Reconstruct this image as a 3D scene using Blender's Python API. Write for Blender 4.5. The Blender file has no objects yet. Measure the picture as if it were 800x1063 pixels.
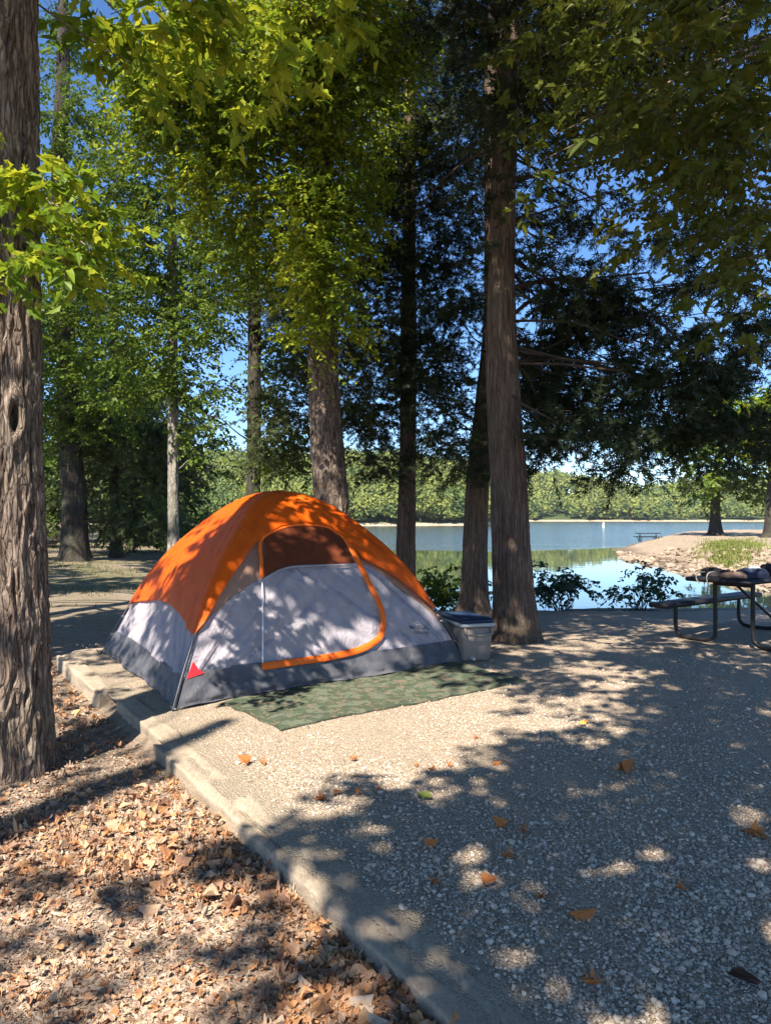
import bpy, math, random
import numpy as np
from mathutils import Vector

# ------------------------------------------------------------------ scene, camera, sky, sun
S = bpy.context.scene
COL = S.collection
H = 1.48            # eye height
F = 767.0           # focal length in photo pixels (photo is 800 x 1063)
HZ = 536.0          # horizon row in the photo
WZ = -1.25          # lake level
cd = bpy.data.cameras.new('camera'); cam = bpy.data.objects.new('camera', cd); COL.objects.link(cam)
cam.location = (0, 0, H); cam.rotation_euler = (math.radians(90), 0, 0)
cd.sensor_fit = 'VERTICAL'; cd.sensor_height = 36; cd.lens = F / 1063 * 36
cd.shift_y = (HZ - 531.5) / 1063; cd.clip_start = .05; cd.clip_end = 4000
S.camera = cam
SUN_EL = math.radians(50)
SUN_XY = np.array([.375, .927])                 # the way the light travels over the ground
W = bpy.data.worlds.new('World'); S.world = W; W.use_nodes = True
nt = W.node_tree; bg = nt.nodes['Background']; sky = nt.nodes.new('ShaderNodeTexSky')
sky.sky_type = 'NISHITA'; sky.sun_disc = False; sky.sun_elevation = SUN_EL
sky.sun_rotation = math.atan2(-SUN_XY[0], -SUN_XY[1]) % (2 * math.pi)
sky.air_density = 1.0; sky.dust_density = .0; sky.ozone_density = 2.2; sky.altitude = 2500
hs_ = nt.nodes.new('ShaderNodeHueSaturation'); hs_.inputs['Saturation'].default_value = 1.2; hs_.inputs['Hue'].default_value = .503
nt.links.new(sky.outputs[0], hs_.inputs['Color']); nt.links.new(hs_.outputs[0], bg.inputs[0]); bg.inputs[1].default_value = .102
sd = bpy.data.lights.new('sun', 'SUN'); sd.energy = 5.0; sd.angle = math.radians(.5); sd.color = (1, .925, .80)
sun = bpy.data.objects.new('sun', sd); COL.objects.link(sun)
TR = np.array([SUN_XY[0] * math.cos(SUN_EL), SUN_XY[1] * math.cos(SUN_EL), -math.sin(SUN_EL)])
sun.rotation_euler = Vector(TR).to_track_quat('-Z', 'Y').to_euler(); sun.location = (-10, -25, 30)
vs = S.view_settings; vs.view_transform = 'Standard'; vs.look = 'None'; vs.gamma = 1; vs.use_curve_mapping = False
vs.exposure = 1.4
cy = S.cycles
cy.max_bounces = 6; cy.diffuse_bounces = 3; cy.glossy_bounces = 2; cy.transmission_bounces = 3
cy.transparent_max_bounces = 4; cy.caustics_reflective = False; cy.caustics_refractive = False
cy.use_denoising = True; cy.sample_clamp_indirect = 4

RNG = np.random.default_rng(11)
random.seed(5)

def P(px, py, Y): return np.array([(px - 400) / F * Y, Y, H + (HZ - py) / F * Y])
def G(px, py, z=0.0):
    Y = (H - z) * F / (py - HZ)
    return np.array([(px - 400) / F * Y, Y, z])
def proj(V):
    V = np.asarray(V); Y = np.maximum(V[..., 1], 1e-3)
    return 400 + V[..., 0] / Y * F, HZ - (V[..., 2] - H) / Y * F
def unit(v): return v / np.maximum(np.linalg.norm(v, axis=-1, keepdims=True), 1e-9)
def sstep(a, b, x):
    t = np.clip((x - a) / (b - a), 0, 1); return t * t * (3 - 2 * t)

E0 = G(60, 681)[:2]; E1 = G(470, 1063)[:2]          # the timber edge of the pad
ED = unit(E1 - E0); EN = np.array([-ED[1], ED[0]])   # EN points to the pad (right, away from the camera)
if EN[0] < 0: EN = -EN

# ------------------------------------------------------------------ numpy noise
def _hash(i, j, k):
    n = (i * 73856093) ^ (j * 19349663) ^ (k * 83492791)
    n = (n ^ (n >> 13)) * 1274126177
    n = n & 0x7fffffff
    return ((n ^ (n >> 16)) & 0xffff) / 65535.0
def noise(p):
    p = np.asarray(p, float); i = np.floor(p).astype(np.int64); f = p - i; f = f * f * (3 - 2 * f)
    x, y, z = i[..., 0], i[..., 1], i[..., 2]; r = 0
    for a in (0, 1):
        for b in (0, 1):
            for c in (0, 1):
                w = (f[..., 0] if a else 1 - f[..., 0]) * (f[..., 1] if b else 1 - f[..., 1]) * (f[..., 2] if c else 1 - f[..., 2])
                r = r + w * _hash(x + a, y + b, z + c)
    return r * 2 - 1
def fbm(p, o=4):
    r = 0; a = 1.0; s = 0; p = np.asarray(p, float)
    for k in range(o):
        r = r + a * noise(p + 17.3 * k); s += a; a *= .5; p = p * 2.03
    return r / s

# ------------------------------------------------------------------ mesh helpers
def mesh_np(name, V, faces, mats, parent=None, smooth=True, mi=None):
    """faces: list of integer arrays (n,k). mi: list of material indices, one for each array."""
    me = bpy.data.meshes.new(name); V = np.asarray(V, np.float32)
    me.vertices.add(len(V)); me.vertices.foreach_set('co', V.ravel())
    faces = [np.asarray(f, np.int32) for f in faces]
    keep = [k for k, f in enumerate(faces) if len(f)]
    mi = [(mi[k] if mi else 0) for k in keep]; faces = [faces[k] for k in keep]
    tot = sum(f.size for f in faces); nf = sum(len(f) for f in faces)
    me.loops.add(tot); me.loops.foreach_set('vertex_index', np.concatenate([f.ravel() for f in faces]))
    me.polygons.add(nf)
    cnt = np.concatenate([np.full(len(f), f.shape[1], np.int32) for f in faces])
    st = np.concatenate([[0], np.cumsum(cnt)[:-1]]).astype(np.int32)
    me.polygons.foreach_set('loop_start', st); me.polygons.foreach_set('loop_total', cnt)
    me.polygons.foreach_set('material_index', np.concatenate([np.full(len(f), m, np.int32) for f, m in zip(faces, mi)]))
    me.polygons.foreach_set('use_smooth', np.full(nf, smooth))
    if not isinstance(mats, (list, tuple)): mats = [mats]
    for m in mats: me.materials.append(m)
    me.update(calc_edges=True)
    o = bpy.data.objects.new(name, me); COL.objects.link(o)
    if parent is not None: o.parent = parent; o.matrix_parent_inverse.identity(); o.location = -Vector(parent.location)
    return o
class MB:
    def __init__(s): s.V = []; s.F = {}; s.n = 0
    def add(s, V, faces, m=0):
        V = np.asarray(V, float).reshape(-1, 3)
        for f in faces:
            f = np.asarray(f)
            if f.size: s.F.setdefault((f.shape[1], m), []).append(f + s.n)
        s.V.append(V); s.n += len(V)
    def build(s, name, mats, parent=None, smooth=True):
        fs = [np.concatenate(v) for v in s.F.values()]
        return mesh_np(name, np.concatenate(s.V), fs, mats, parent, smooth, [k[1] for k in s.F])
def grid_faces(nu, nv, wrap=False):
    i, j = np.meshgrid(np.arange(nu if wrap else nu - 1), np.arange(nv - 1), indexing='ij')
    i = i.ravel(); j = j.ravel(); i2 = (i + 1) % nu
    return np.stack([i * nv + j, i2 * nv + j, i2 * nv + j + 1, i * nv + j + 1], 1)
def resample(pts, n, r=None):
    pts = np.asarray(pts, float); m = len(pts); t = np.linspace(0, m - 1, n)
    k = np.clip(t.astype(int), 0, m - 2); f = (t - k)[:, None]
    p = lambda q: pts[np.clip(q, 0, m - 1)]
    a, b, c, d = p(k - 1), p(k), p(k + 1), p(k + 2)
    out = .5 * (2 * b + (c - a) * f + (2 * a - 5 * b + 4 * c - d) * f ** 2 + (3 * b - a - 3 * c + d) * f ** 3)
    if r is None: return out
    return out, np.interp(t, np.arange(m), r)
def tube(mb, pts, r, seg=8, n=None, m=0, disp=None, caps=True):
    pts = np.asarray(pts, float); r = np.broadcast_to(np.asarray(r, float), (len(pts),)).copy()
    if n: pts, r = resample(pts, n, r)
    n = len(pts); T = unit(np.gradient(pts, axis=0))
    ref = np.array([0, 1.0, 0]) if abs(T[:, 1]).mean() < .8 else np.array([1.0, 0, 0])
    A = unit(np.cross(T, ref)); B = np.cross(T, A)
    th = np.arange(seg) / seg * 2 * math.pi
    R = r[None, :] * np.ones((seg, 1))
    if disp is not None: R = R + disp(th[:, None], pts[None, :, :], r[None, :])
    V = pts[None] + R[..., None] * (np.cos(th)[:, None, None] * A[None] + np.sin(th)[:, None, None] * B[None])
    mb.add(V.reshape(-1, 3), [grid_faces(seg, n, True)], m)
    if caps:
        mb.add(V[:, 0], [np.arange(seg)[::-1][None]], m); mb.add(V[:, -1], [np.arange(seg)[None]], m)
def box(mb, c, sx, sy, sz, ax=None, ay=None, az=None, bev=.01, m=0, taper=1.0, jit=0):
    """bevelled box: centre c, full sizes, optional axes"""
    ax = np.array([1, 0, 0]) if ax is None else unit(np.asarray(ax, float)); az = np.array([0, 0, 1.]) if az is None else unit(np.asarray(az, float))
    ay = np.cross(az, ax) if ay is None else unit(np.asarray(ay, float))
    h = np.array([sx, sy, sz]) / 2; b = min(bev, h.min() * .9); V = []; idx = {}
    for i in (-1, 1):
        for j in (-1, 1):
            for k in (-1, 1):
                for w in range(3):
                    q = h - b; q = q.copy(); q[w] = h[w]
                    idx[(i, j, k, w)] = len(V); V.append(q * np.array([i, j, k]))
    V = np.array(V); V[:, :2] *= np.where(V[:, 2:3] < 0, taper, 1)
    fs = []
    for w in range(3):
        u, v = [(1, 2), (2, 0), (0, 1)][w]
        for s in (-1, 1):
            q = []
            for (a, c2) in ((-1, -1), (1, -1), (1, 1), (-1, 1)):
                k = [0, 0, 0]; k[w] = s; k[u] = a; k[v] = c2; q.append(idx[(*k, w)])
            fs.append(q if s > 0 else q[::-1])
    for w in range(3):          # edges along axis w, between faces u and v
        u, v = [(1, 2), (2, 0), (0, 1)][w]
        for a in (-1, 1):
            for c2 in (-1, 1):
                def K(x, f): k = [0, 0, 0]; k[w] = x; k[u] = a; k[v] = c2; return idx[(*k, f)]
                q = [K(-1, u), K(1, u), K(1, v), K(-1, v)]
                fs.append(q if a * c2 < 0 else q[::-1])
    tr = []
    for i in (-1, 1):
        for j in (-1, 1):
            for k in (-1, 1):
                t = [idx[(i, j, k, w)] for w in range(3)]; tr.append(t if i * j * k > 0 else t[::-1])
    if jit: V = V + RNG.normal(0, jit, V.shape)
    X = np.asarray(c) + V[:, 0:1] * ax + V[:, 1:2] * ay + V[:, 2:3] * az
    mb.add(X, [np.array(fs), np.array(tr)], m)
def empty(name, loc):
    o = bpy.data.objects.new(name, None); COL.objects.link(o); o.location = Vector([float(c) for c in loc]); o.empty_display_size = .2; return o
def tag(o, label=None, cat=None, group=None, kind=None):
    if label: o['label'] = label
    if cat: o['category'] = cat
    if group: o['group'] = group
    if kind: o['kind'] = kind
    return o

# ------------------------------------------------------------------ material helpers
class N:
    def __init__(s, name):
        s.m = bpy.data.materials.new(name); s.m.use_nodes = True; s.t = s.m.node_tree
        s.b = s.t.nodes['Principled BSDF']; s.out = s.t.nodes['Material Output']
        s.geo = None
    def n(s, typ, **kw):
        x = s.t.nodes.new('ShaderNode' + typ)
        for k, v in kw.items(): setattr(x, k, v)
        return x
    def link(s, a, b): s.t.links.new(a, b)
    def pos(s, scale=(1, 1, 1)):
        if s.geo is None: s.geo = s.n('NewGeometry')
        mp = s.n('Mapping'); mp.inputs['Scale'].default_value = scale; s.link(s.geo.outputs['Position'], mp.inputs[0]); return mp.outputs[0]
    def noise(s, sc, det=4, rough=.55, scale=(1, 1, 1), dist=0):
        x = s.n('TexNoise'); x.inputs['Scale'].default_value = sc; x.inputs['Detail'].default_value = det
        x.inputs['Roughness'].default_value = rough; x.inputs['Distortion'].default_value = dist
        s.link(s.pos(scale), x.inputs['Vector']); return x.outputs['Fac']
    def vor(s, sc, feature='F1', out='Distance', scale=(1, 1, 1), rnd=1):
        x = s.n('TexVoronoi', feature=feature); x.inputs['Scale'].default_value = sc; x.inputs['Randomness'].default_value = rnd
        s.link(s.pos(scale), x.inputs['Vector']); return x.outputs[out]
    def ramp(s, fac, stops, interp='LINEAR'):
        x = s.n('ValToRGB'); e = x.color_ramp.elements; x.color_ramp.interpolation = interp
        while len(e) < len(stops): e.new(.5)
        for el, (p, c) in zip(e, stops): el.position = p; el.color = (*c, 1) if len(c) == 3 else c
        s.link(fac, x.inputs[0]); return x.outputs[0]
    def rmap(s, v, a, b, c=0, d=1):
        x = s.n('MapRange'); s.link(v, x.inputs[0])
        for i, q in zip((1, 2, 3, 4), (a, b, c, d)): x.inputs[i].default_value = q
        return x.outputs[0]
    def mix(s, fac, a, b, mode='MIX'):
        x = s.n('Mix', data_type='RGBA', blend_type=mode)
        for sock, v in ((x.inputs[0], fac), (x.inputs[6], a), (x.inputs[7], b)):
            if isinstance(v, (int, float)): sock.default_value = v
            elif isinstance(v, tuple): sock.default_value = (*v, 1)
            else: s.link(v, sock)
        return x.outputs[2]
    def math(s, op, a, b=0.0):
        x = s.n('Math', operation=op)
        for sock, v in ((x.inputs[0], a), (x.inputs[1], b)):
            if isinstance(v, (int, float)): sock.default_value = v
            else: s.link(v, sock)
        return x.outputs[0]
    def island(s):
        if s.geo is None: s.geo = s.n('NewGeometry')
        return s.geo.outputs['Random Per Island']
    def bump(s, h, strength=.5, dist=.01, prev=None):
        x = s.n('Bump'); x.inputs['Strength'].default_value = strength; x.inputs['Distance'].default_value = dist
        s.link(h, x.inputs['Height'])
        if prev is not None: s.link(prev, x.inputs['Normal'])
        return x.outputs[0]
    def done(s, col=None, rough=.7, nrm=None, spec=.3, metal=0, trans=0):
        b = s.b
        if col is not None:
            if isinstance(col, tuple): b.inputs['Base Color'].default_value = (*col, 1)
            else: s.link(col, b.inputs['Base Color'])
        if isinstance(rough, (int, float)): b.inputs['Roughness'].default_value = rough
        else: s.link(rough, b.inputs['Roughness'])
        b.inputs['Specular IOR Level'].default_value = spec; b.inputs['Metallic'].default_value = metal
        if nrm is not None: s.link(nrm, b.inputs['Normal'])
        if trans:
            tl = s.n('BsdfTranslucent'); mx = s.n('MixShader'); mx.inputs[0].default_value = trans
            if isinstance(col, tuple): tl.inputs[0].default_value = (*col, 1)
            else: s.link(col, tl.inputs[0])
            if nrm is not None: s.link(nrm, tl.inputs['Normal'])
            s.link(b.outputs[0], mx.inputs[1]); s.link(tl.outputs[0], mx.inputs[2]); s.link(mx.outputs[0], s.out.inputs[0])
        return s.m

def leaf_mat(name, cols, trans=.35, rough=.45, spec=.22, big=.6):
    """cols: ramp of leaf colours; each leaf picks its own, whole sprays drift together"""
    m = N(name); fac = m.math('ADD', m.math('MULTIPLY', m.island(), .55), m.math('MULTIPLY', m.rmap(m.noise(big, 2), .3, .7), .45))
    c = m.ramp(fac, [(i / (len(cols) - 1), q) for i, q in enumerate(cols)])
    return m.done(c, rough, None, spec, 0, trans)
M = {}
M['leaf_bright'] = leaf_mat('leaf_yellow_green', [(.055, .115, .012), (.13, .21, .016), (.22, .30, .02), (.42, .43, .03), (.15, .23, .016)], .48)
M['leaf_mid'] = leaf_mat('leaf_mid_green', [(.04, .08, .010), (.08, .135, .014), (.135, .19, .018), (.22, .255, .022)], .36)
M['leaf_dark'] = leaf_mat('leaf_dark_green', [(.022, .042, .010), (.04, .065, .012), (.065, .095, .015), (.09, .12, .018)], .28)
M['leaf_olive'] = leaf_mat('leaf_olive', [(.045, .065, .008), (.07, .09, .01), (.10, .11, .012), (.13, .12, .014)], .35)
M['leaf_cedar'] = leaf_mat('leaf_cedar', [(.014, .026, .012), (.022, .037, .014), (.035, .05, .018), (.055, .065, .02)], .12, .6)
M['leaf_cedar_pale'] = leaf_mat('leaf_cedar_pale', [(.03, .045, .018), (.05, .07, .022), (.08, .10, .03), (.11, .13, .04)], .15, .6)
M['leaf_glossy'] = leaf_mat('leaf_glossy', [(.012, .035, .014), (.02, .055, .02), (.035, .08, .03), (.05, .1, .03)], .2, .3, .5)

def bark(name, a, b, c, sc=14, st=.16, rough=.9, bs=.7, bd=.012):
    m = N(name); n1 = m.noise(sc, 6, .65, (1, 1, st), .3); n2 = m.noise(sc * 3.5, 4, .6, (1, 1, st * 1.6)); n3 = m.noise(1.3, 3, .5)
    wv = m.n('VectorMath', operation='ADD'); wn = m.n('TexNoise'); wn.inputs['Scale'].default_value = 9; wn.inputs['Detail'].default_value = 3; m.link(m.pos((1, 1, .5)), wn.inputs['Vector'])
    ws = m.n('VectorMath', operation='SCALE'); m.link(wn.outputs['Color'], ws.inputs[0]); ws.inputs['Scale'].default_value = .055
    m.link(m.geo.outputs['Position'], wv.inputs[0]); m.link(ws.outputs[0], wv.inputs[1]); wm = m.n('Mapping'); wm.inputs['Scale'].default_value = (1, 1, st * 1.1); m.link(wv.outputs[0], wm.inputs[0])
    vv = m.n('TexVoronoi', feature='DISTANCE_TO_EDGE'); vv.inputs['Scale'].default_value = sc * 1.5; m.link(wm.outputs[0], vv.inputs['Vector']); ck = m.rmap(vv.outputs['Distance'], .0, .16)
    f = m.math('ADD', m.math('MULTIPLY', n1, .65), m.math('MULTIPLY', n2, .35))
    col = m.ramp(f, [(.34, a), (.5, b), (.66, c)])
    col = m.mix(m.rmap(n3, .45, .7, 0, .35), col, (.13, .14, .09))
    col = m.mix(m.rmap(ck, 0, 1, .42, 0), col, tuple(q * .6 for q in a))
    nn = m.bump(n1, bs, bd); nn = m.bump(ck, 1, bd * .6, nn); nn = m.bump(n2, bs * .8, bd * .4, nn)
    return m.done(col, rough, nn, .15)
M['bark_grey'] = bark('bark_grey_brown', (.065, .043, .032), (.215, .16, .125), (.42, .34, .28), 26, .13, bs=1.0, bd=.02)
M['bark_cedar'] = bark('bark_cedar', (.065, .042, .031), (.15, .102, .077), (.27, .20, .155), 30, .06, bs=1.0, bd=.014)
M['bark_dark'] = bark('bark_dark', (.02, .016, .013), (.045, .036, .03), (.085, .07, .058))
M['bark_pale'] = bark('bark_pale', (.15, .13, .11), (.28, .25, .21), (.42, .38, .33), 18, .2)
M['twig'] = N('twig').done((.06, .045, .035), .9, None, .15)
M['twig_grey'] = N('twig_grey').done((.2, .17, .14), .9, None, .15)

def ground_mat():
    m = N('woodland_soil'); g = m.geo = m.n('NewGeometry')
    n1 = m.noise(.35, 5); n2 = m.noise(9, 6, .7); n3 = m.noise(60, 5, .7); v = m.vor(45, out='Color')
    soil = m.ramp(n2, [(.3, (.16, .115, .08)), (.5, (.27, .205, .15)), (.7, (.38, .30, .23))])
    soil = m.mix(.35, soil, m.ramp(n3, [(.35, (.10, .07, .05)), (.65, (.44, .36, .29))]))
    grassy = m.ramp(n3, [(.3, (.06, .075, .025)), (.7, (.17, .16, .07))])
    sp = m.n('SeparateXYZ'); m.link(g.outputs['Position'], sp.inputs[0])
    far = m.rmap(sp.outputs[1], 9, 17); gf = m.math('MULTIPLY', far, m.rmap(n1, .38, .6, .1, .8))
    c = m.mix(gf, soil, grassy)
    sand = m.ramp(n1, [(.3, (.36, .27, .18)), (.7, (.52, .42, .31))])
    c = m.mix(m.rmap(sp.outputs[1], 150, 170), c, m.mix(m.rmap(sp.outputs[2], -.75, -.2), sand, (.06, .085, .03)))
    nn = m.bump(n3, .8, .02); nn = m.bump(n2, .6, .06, nn)
    return m.done(c, .95, nn, .1)
M['ground'] = ground_mat()
def gravel_mat():
    m = N('crushed_limestone'); v1 = m.vor(85, out='Distance'); v2 = m.vor(190, out='Distance'); c1 = m.vor(85, out='Color'); c2 = m.vor(190, out='Color')
    hs = m.n('SeparateColor'); m.link(c1, hs.inputs[0]); hs2 = m.n('SeparateColor'); m.link(c2, hs2.inputs[0])
    a = m.ramp(hs.outputs[0], [(0, (.28, .195, .13)), (.35, (.47, .35, .245)), (.7, (.60, .47, .345)), (1, (.74, .61, .48))])
    b = m.ramp(hs2.outputs[0], [(0, (.26, .19, .13)), (.5, (.47, .37, .27)), (1, (.64, .53, .41))])
    c = m.mix(.5, a, b)
    big = m.noise(1.1, 5, .6); c = m.mix(m.rmap(big, .42, .68, 0, .4), c, (.40, .32, .235))
    dp = m.n('VectorMath', operation='DOT_PRODUCT'); m.link(m.geo.outputs['Position'], dp.inputs[0]); dp.inputs[1].default_value = (float(EN[0]), float(EN[1]), 0)
    dist = m.math('SUBTRACT', dp.outputs['Value'], float(E0 @ EN)); dist = m.math('ADD', dist, m.rmap(m.noise(3, 4, .6), .3, .7, -.12, .12))
    c = m.mix(m.rmap(dist, .18, .42, .85, 0), c, m.ramp(n0 := m.noise(40, 5, .7), [(.3, (.34, .27, .195)), (.7, (.50, .42, .32))]))
    n = m.noise(180, 3); h = m.math('ADD', m.math('MULTIPLY', v1, .7), m.math('MULTIPLY', v2, .4))
    nn = m.bump(h, 1, -.022); nn = m.bump(n, .5, .004, nn)
    return m.done(c, .9, nn, .15)
M['gravel'] = gravel_mat()
def stone_mat():
    m = N('limestone_chip'); c = m.ramp(m.island(), [(0, (.15, .105, .07)), (.25, (.39, .285, .20)), (.6, (.55, .43, .32)), (1, (.73, .61, .49))])
    c = m.mix(.25, c, m.ramp(m.noise(90, 3), [(.3, (.2, .17, .14)), (.7, (.6, .55, .48))]))
    return m.done(c, .85, m.bump(m.noise(250, 3), .4, .002), .2)
M['stone'] = stone_mat()
def chip_mat(name, cols):
    m = N(name); c = m.ramp(m.island(), [(i / (len(cols) - 1), q) for i, q in enumerate(cols)])
    c = m.mix(.25, c, m.ramp(m.noise(70, 4), [(.3, (.12, .06, .035)), (.7, (.62, .48, .34))]))
    return m.done(c, .75, m.bump(m.noise(130, 3), .5, .002), .2, 0, .12)
M['chips'] = chip_mat('wood_chips', [(.11, .07, .05), (.28, .19, .14), (.42, .32, .245), (.54, .44, .35), (.36, .22, .145)])
M['dry_leaf'] = chip_mat('dry_leaf', [(.16, .07, .035), (.40, .165, .06), (.60, .28, .11), (.66, .42, .25), (.42, .26, .17), (.26, .11, .06), (.58, .46, .34)])
def timber_mat():
    m = N('weathered_timber'); n1 = m.noise(5, 6, .65, (1, 1, 1)); n2 = m.noise(70, 5, .7); g = m.noise(16, 5, .6, (5, .6, 4))
    c = m.ramp(m.math('ADD', m.math('MULTIPLY', n1, .5), m.math('MULTIPLY', g, .5)), [(.32, (.22, .165, .115)), (.5, (.36, .285, .21)), (.68, (.47, .385, .29))])
    c = m.mix(.25, c, m.ramp(n2, [(.35, (.18, .13, .09)), (.65, (.58, .50, .40))]))
    nn = m.bump(n2, .5, .006); nn = m.bump(g, .6, .012, nn)
    return m.done(c, .92, nn, .1)
M['timber'] = timber_mat()
def water_mat():
    m = N('lake_water'); g = m.geo = m.n('NewGeometry'); sp = m.n('SeparateXYZ'); m.link(g.outputs['Position'], sp.inputs[0])
    band = m.noise(.05, 3, .5, (.35, 1.2, 1)); y = m.math('ADD', sp.outputs[1], m.rmap(band, .3, .7, -14, 14))
    mask = m.math('MULTIPLY', m.rmap(y, 58, 68), 1.0)
    x = m.n('TexNoise'); x.inputs['Scale'].default_value = 1.6; x.inputs['Detail'].default_value = 3; m.link(m.pos((.7, 1.4, 1)), x.inputs['Vector'])
    calm = m.noise(.9, 2, .4, (.5, 1, 1))
    n1 = m.n('Bump'); n1.inputs['Distance'].default_value = .25; m.link(x.outputs[0], n1.inputs['Height']); m.link(m.rmap(mask, 0, 1, .0, .5), n1.inputs['Strength'])
    n2 = m.bump(calm, .05, .05, n1.outputs[0])
    return m.done((.025, .04, .03), m.rmap(mask, 0, 1, .03, .12), n2, .5)
M['water'] = water_mat()

# ------------------------------------------------------------------ ground, lake, spit, hills
def edge_side(X, Y): return (X - E0[0]) * EN[0] + (Y - E0[1]) * EN[1]
def edge_along(X, Y): return (X - E0[0]) * ED[0] + (Y - E0[1]) * ED[1]
SX = [-400, -120, -60, -30, -14, -8, -4, -1.5, .5, 2, 5, 9, 14, 30, 60, 400]
SY = [420, 200, 150, 85, 45, 30, 19, 14.2, 12.6, 12.2, 12.1, 12.5, 13, 14, 16, 20]
FX = [-400, -200, -60, 0, 30, 44, 58, 80, 300, 700]
FY = [100, 180, 205, 212, 226, 290, 385, 400, 380, 300]
def shore(X): return np.interp(X, SX, SY)
def farshore(X): return np.interp(X, FX, FY)
def hill(X, Y):
    d = Y - farshore(X)
    a = np.interp(X, [-300, -60, 0, 40, 70, 110, 160, 300], [18, 17, 16, 13, 18, 20, 12, 15])
    w = np.where(X < 50, 75, 95)
    return -1.6 + 1.6 * sstep(-3, 6, d) + a * sstep(4, w, d) + 2.5 * noise(np.stack([X * .02, Y * .02, X * 0], -1)) * sstep(10, 80, d)
def terrain(X, Y):
    near = -.068 - .055 * sstep(4.6, 2.6, edge_along(X, Y)) + .03 * fbm(np.stack([X * .9, Y * .9, X * 0], -1), 3)
    on_pad = sstep(-.02, .10, edge_side(X, Y)) * sstep(-.4, .0, edge_along(X, Y) + .1)
    near = near * (1 - on_pad) + on_pad * -.05
    near = near + .28 * sstep(-4, -14, X) * sstep(12, 30, Y) * .6
    d = Y - shore(X)
    z = near - sstep(.0, 4.5, d) * 1.15 - sstep(3, 9, d) * 1.4
    return np.where(Y > 90, np.maximum(np.where(X < -100, -3, z), np.where(Y - farshore(X) > -6, hill(X, Y), -3)), z)
def axis(segs):
    out = []
    for a, b, st in segs: out.append(np.arange(a, b, st))
    return np.concatenate(out + [[segs[-1][1]]])
ax_ = axis([(-900, -200, 50), (-200, -60, 8), (-60, -14, 2), (-14, -5, .4), (-5, 5, .08), (5, 14, .35), (14, 60, 2), (60, 200, 7), (200, 900, 50)])
ay_ = axis([(-60, -6, 6), (-6, 1.5, .5), (1.5, 9, .08), (9, 20, .25), (20, 60, 1.5), (60, 200, 8), (200, 460, 5), (460, 1200, 60)])
XX, YY = np.meshgrid(ax_, ay_, indexing='ij'); ZZ = terrain(XX, YY)
g = mesh_np('ground', np.stack([XX, YY, ZZ], -1).reshape(-1, 3), [grid_faces(len(ax_), len(ay_))], M['ground']); tag(g, kind='structure')
# gravel pad: grid in edge coordinates, front and far edge clipped to the shore
na, nb = 300, 200; a = np.linspace(0, 14, na); b = np.linspace(.06, 1, nb)
A_, B_ = np.meshgrid(a, b, indexing='ij')
lim = 13.5
Bm = .06 + (B_ - .06) / .94 * lim * (1 - .0)
PX = E0[0] + ED[0] * A_ + EN[0] * Bm; PY = E0[1] + ED[1] * A_ + EN[1] * Bm
PZ = .004 + .018 * fbm(np.stack([PX * 1.3, PY * 1.3, PX * 0], -1), 3) + .01 * fbm(np.stack([PX * 7, PY * 7, PX * 0], -1), 2)
dS = PY - (shore(PX) + .25 * noise(np.stack([PX * 1.1, PX * 0, PX * 0], -1))); PZ = PZ - sstep(-.6, 2.2, dS) * .8 - sstep(2, 5, dS) * 3
pad = mesh_np('gravel_pad', np.stack([PX, PY, PZ], -1).reshape(-1, 3), [grid_faces(na, nb)], M['gravel']); tag(pad, kind='structure')
def padz(X, Y): return .004 + .018 * fbm(np.stack([X * 1.3, Y * 1.3, X * 0], -1), 3) + .01 * fbm(np.stack([X * 7, Y * 7, X * 0], -1), 2)
# lake
wx = axis([(-700, 700, 100)]); wy = np.array([9., 40, 120, 300, 700])
a_, b_ = np.meshgrid(wx, wy, indexing='ij')
w = mesh_np('lake_water', np.stack([a_, b_, a_ * 0 + WZ], -1).reshape(-1, 3), [grid_faces(len(wx), len(wy))], M['water']); tag(w, kind='structure')

# gravel spit
def pdist(X, Y, poly):
    """signed distance, positive inside"""
    poly = np.asarray(poly, float); d = np.full(X.shape, 1e9); ins = np.zeros(X.shape, bool)
    for i in range(len(poly)):
        p, q = poly[i], poly[(i + 1) % len(poly)]; e = q - p
        t = np.clip(((X - p[0]) * e[0] + (Y - p[1]) * e[1]) / (e @ e), 0, 1)
        d = np.minimum(d, np.hypot(X - p[0] - t * e[0], Y - p[1] - t * e[1]))
        c = ((p[1] > Y) != (q[1] > Y)) & (X < (q[0] - p[0]) * (Y - p[1]) / (q[1] - p[1] + 1e-12) + p[0]); ins ^= c
    return np.where(ins, d, -d)
SP = [G(x, y, WZ)[:2] for x, y in [(634, 570), (648, 577), (668, 584), (700, 591), (735, 600), (770, 607), (830, 614)]]
SP = SP + [np.array(q) for q in [(28, 26), (60, 20), (150, 20), (150, 140), (70, 100), (46, 100), (34, 91), (25.5, 75), (20.5, 65)]]
SP = resample(SP, 60)
sx_ = axis([(10, 60, .5), (60, 150, 4)]); sy_ = axis([(18, 110, .5), (110, 140, 4)])
SXX, SYY = np.meshgrid(sx_, sy_, indexing='ij')
def spitz(X, Y):
    d = pdist(X, Y, SP) + .7 * fbm(np.stack([X * .35, Y * .35, X * 0], -1), 3)
    return WZ - .5 + .5 * sstep(-1.5, 0, d) + 1.0 * sstep(0, 4.5, d) + .12 * sstep(5, 14, d) + .12 * fbm(np.stack([X * .8, Y * .8, X * 0], -1), 3) * sstep(-1, 3, d)
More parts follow.
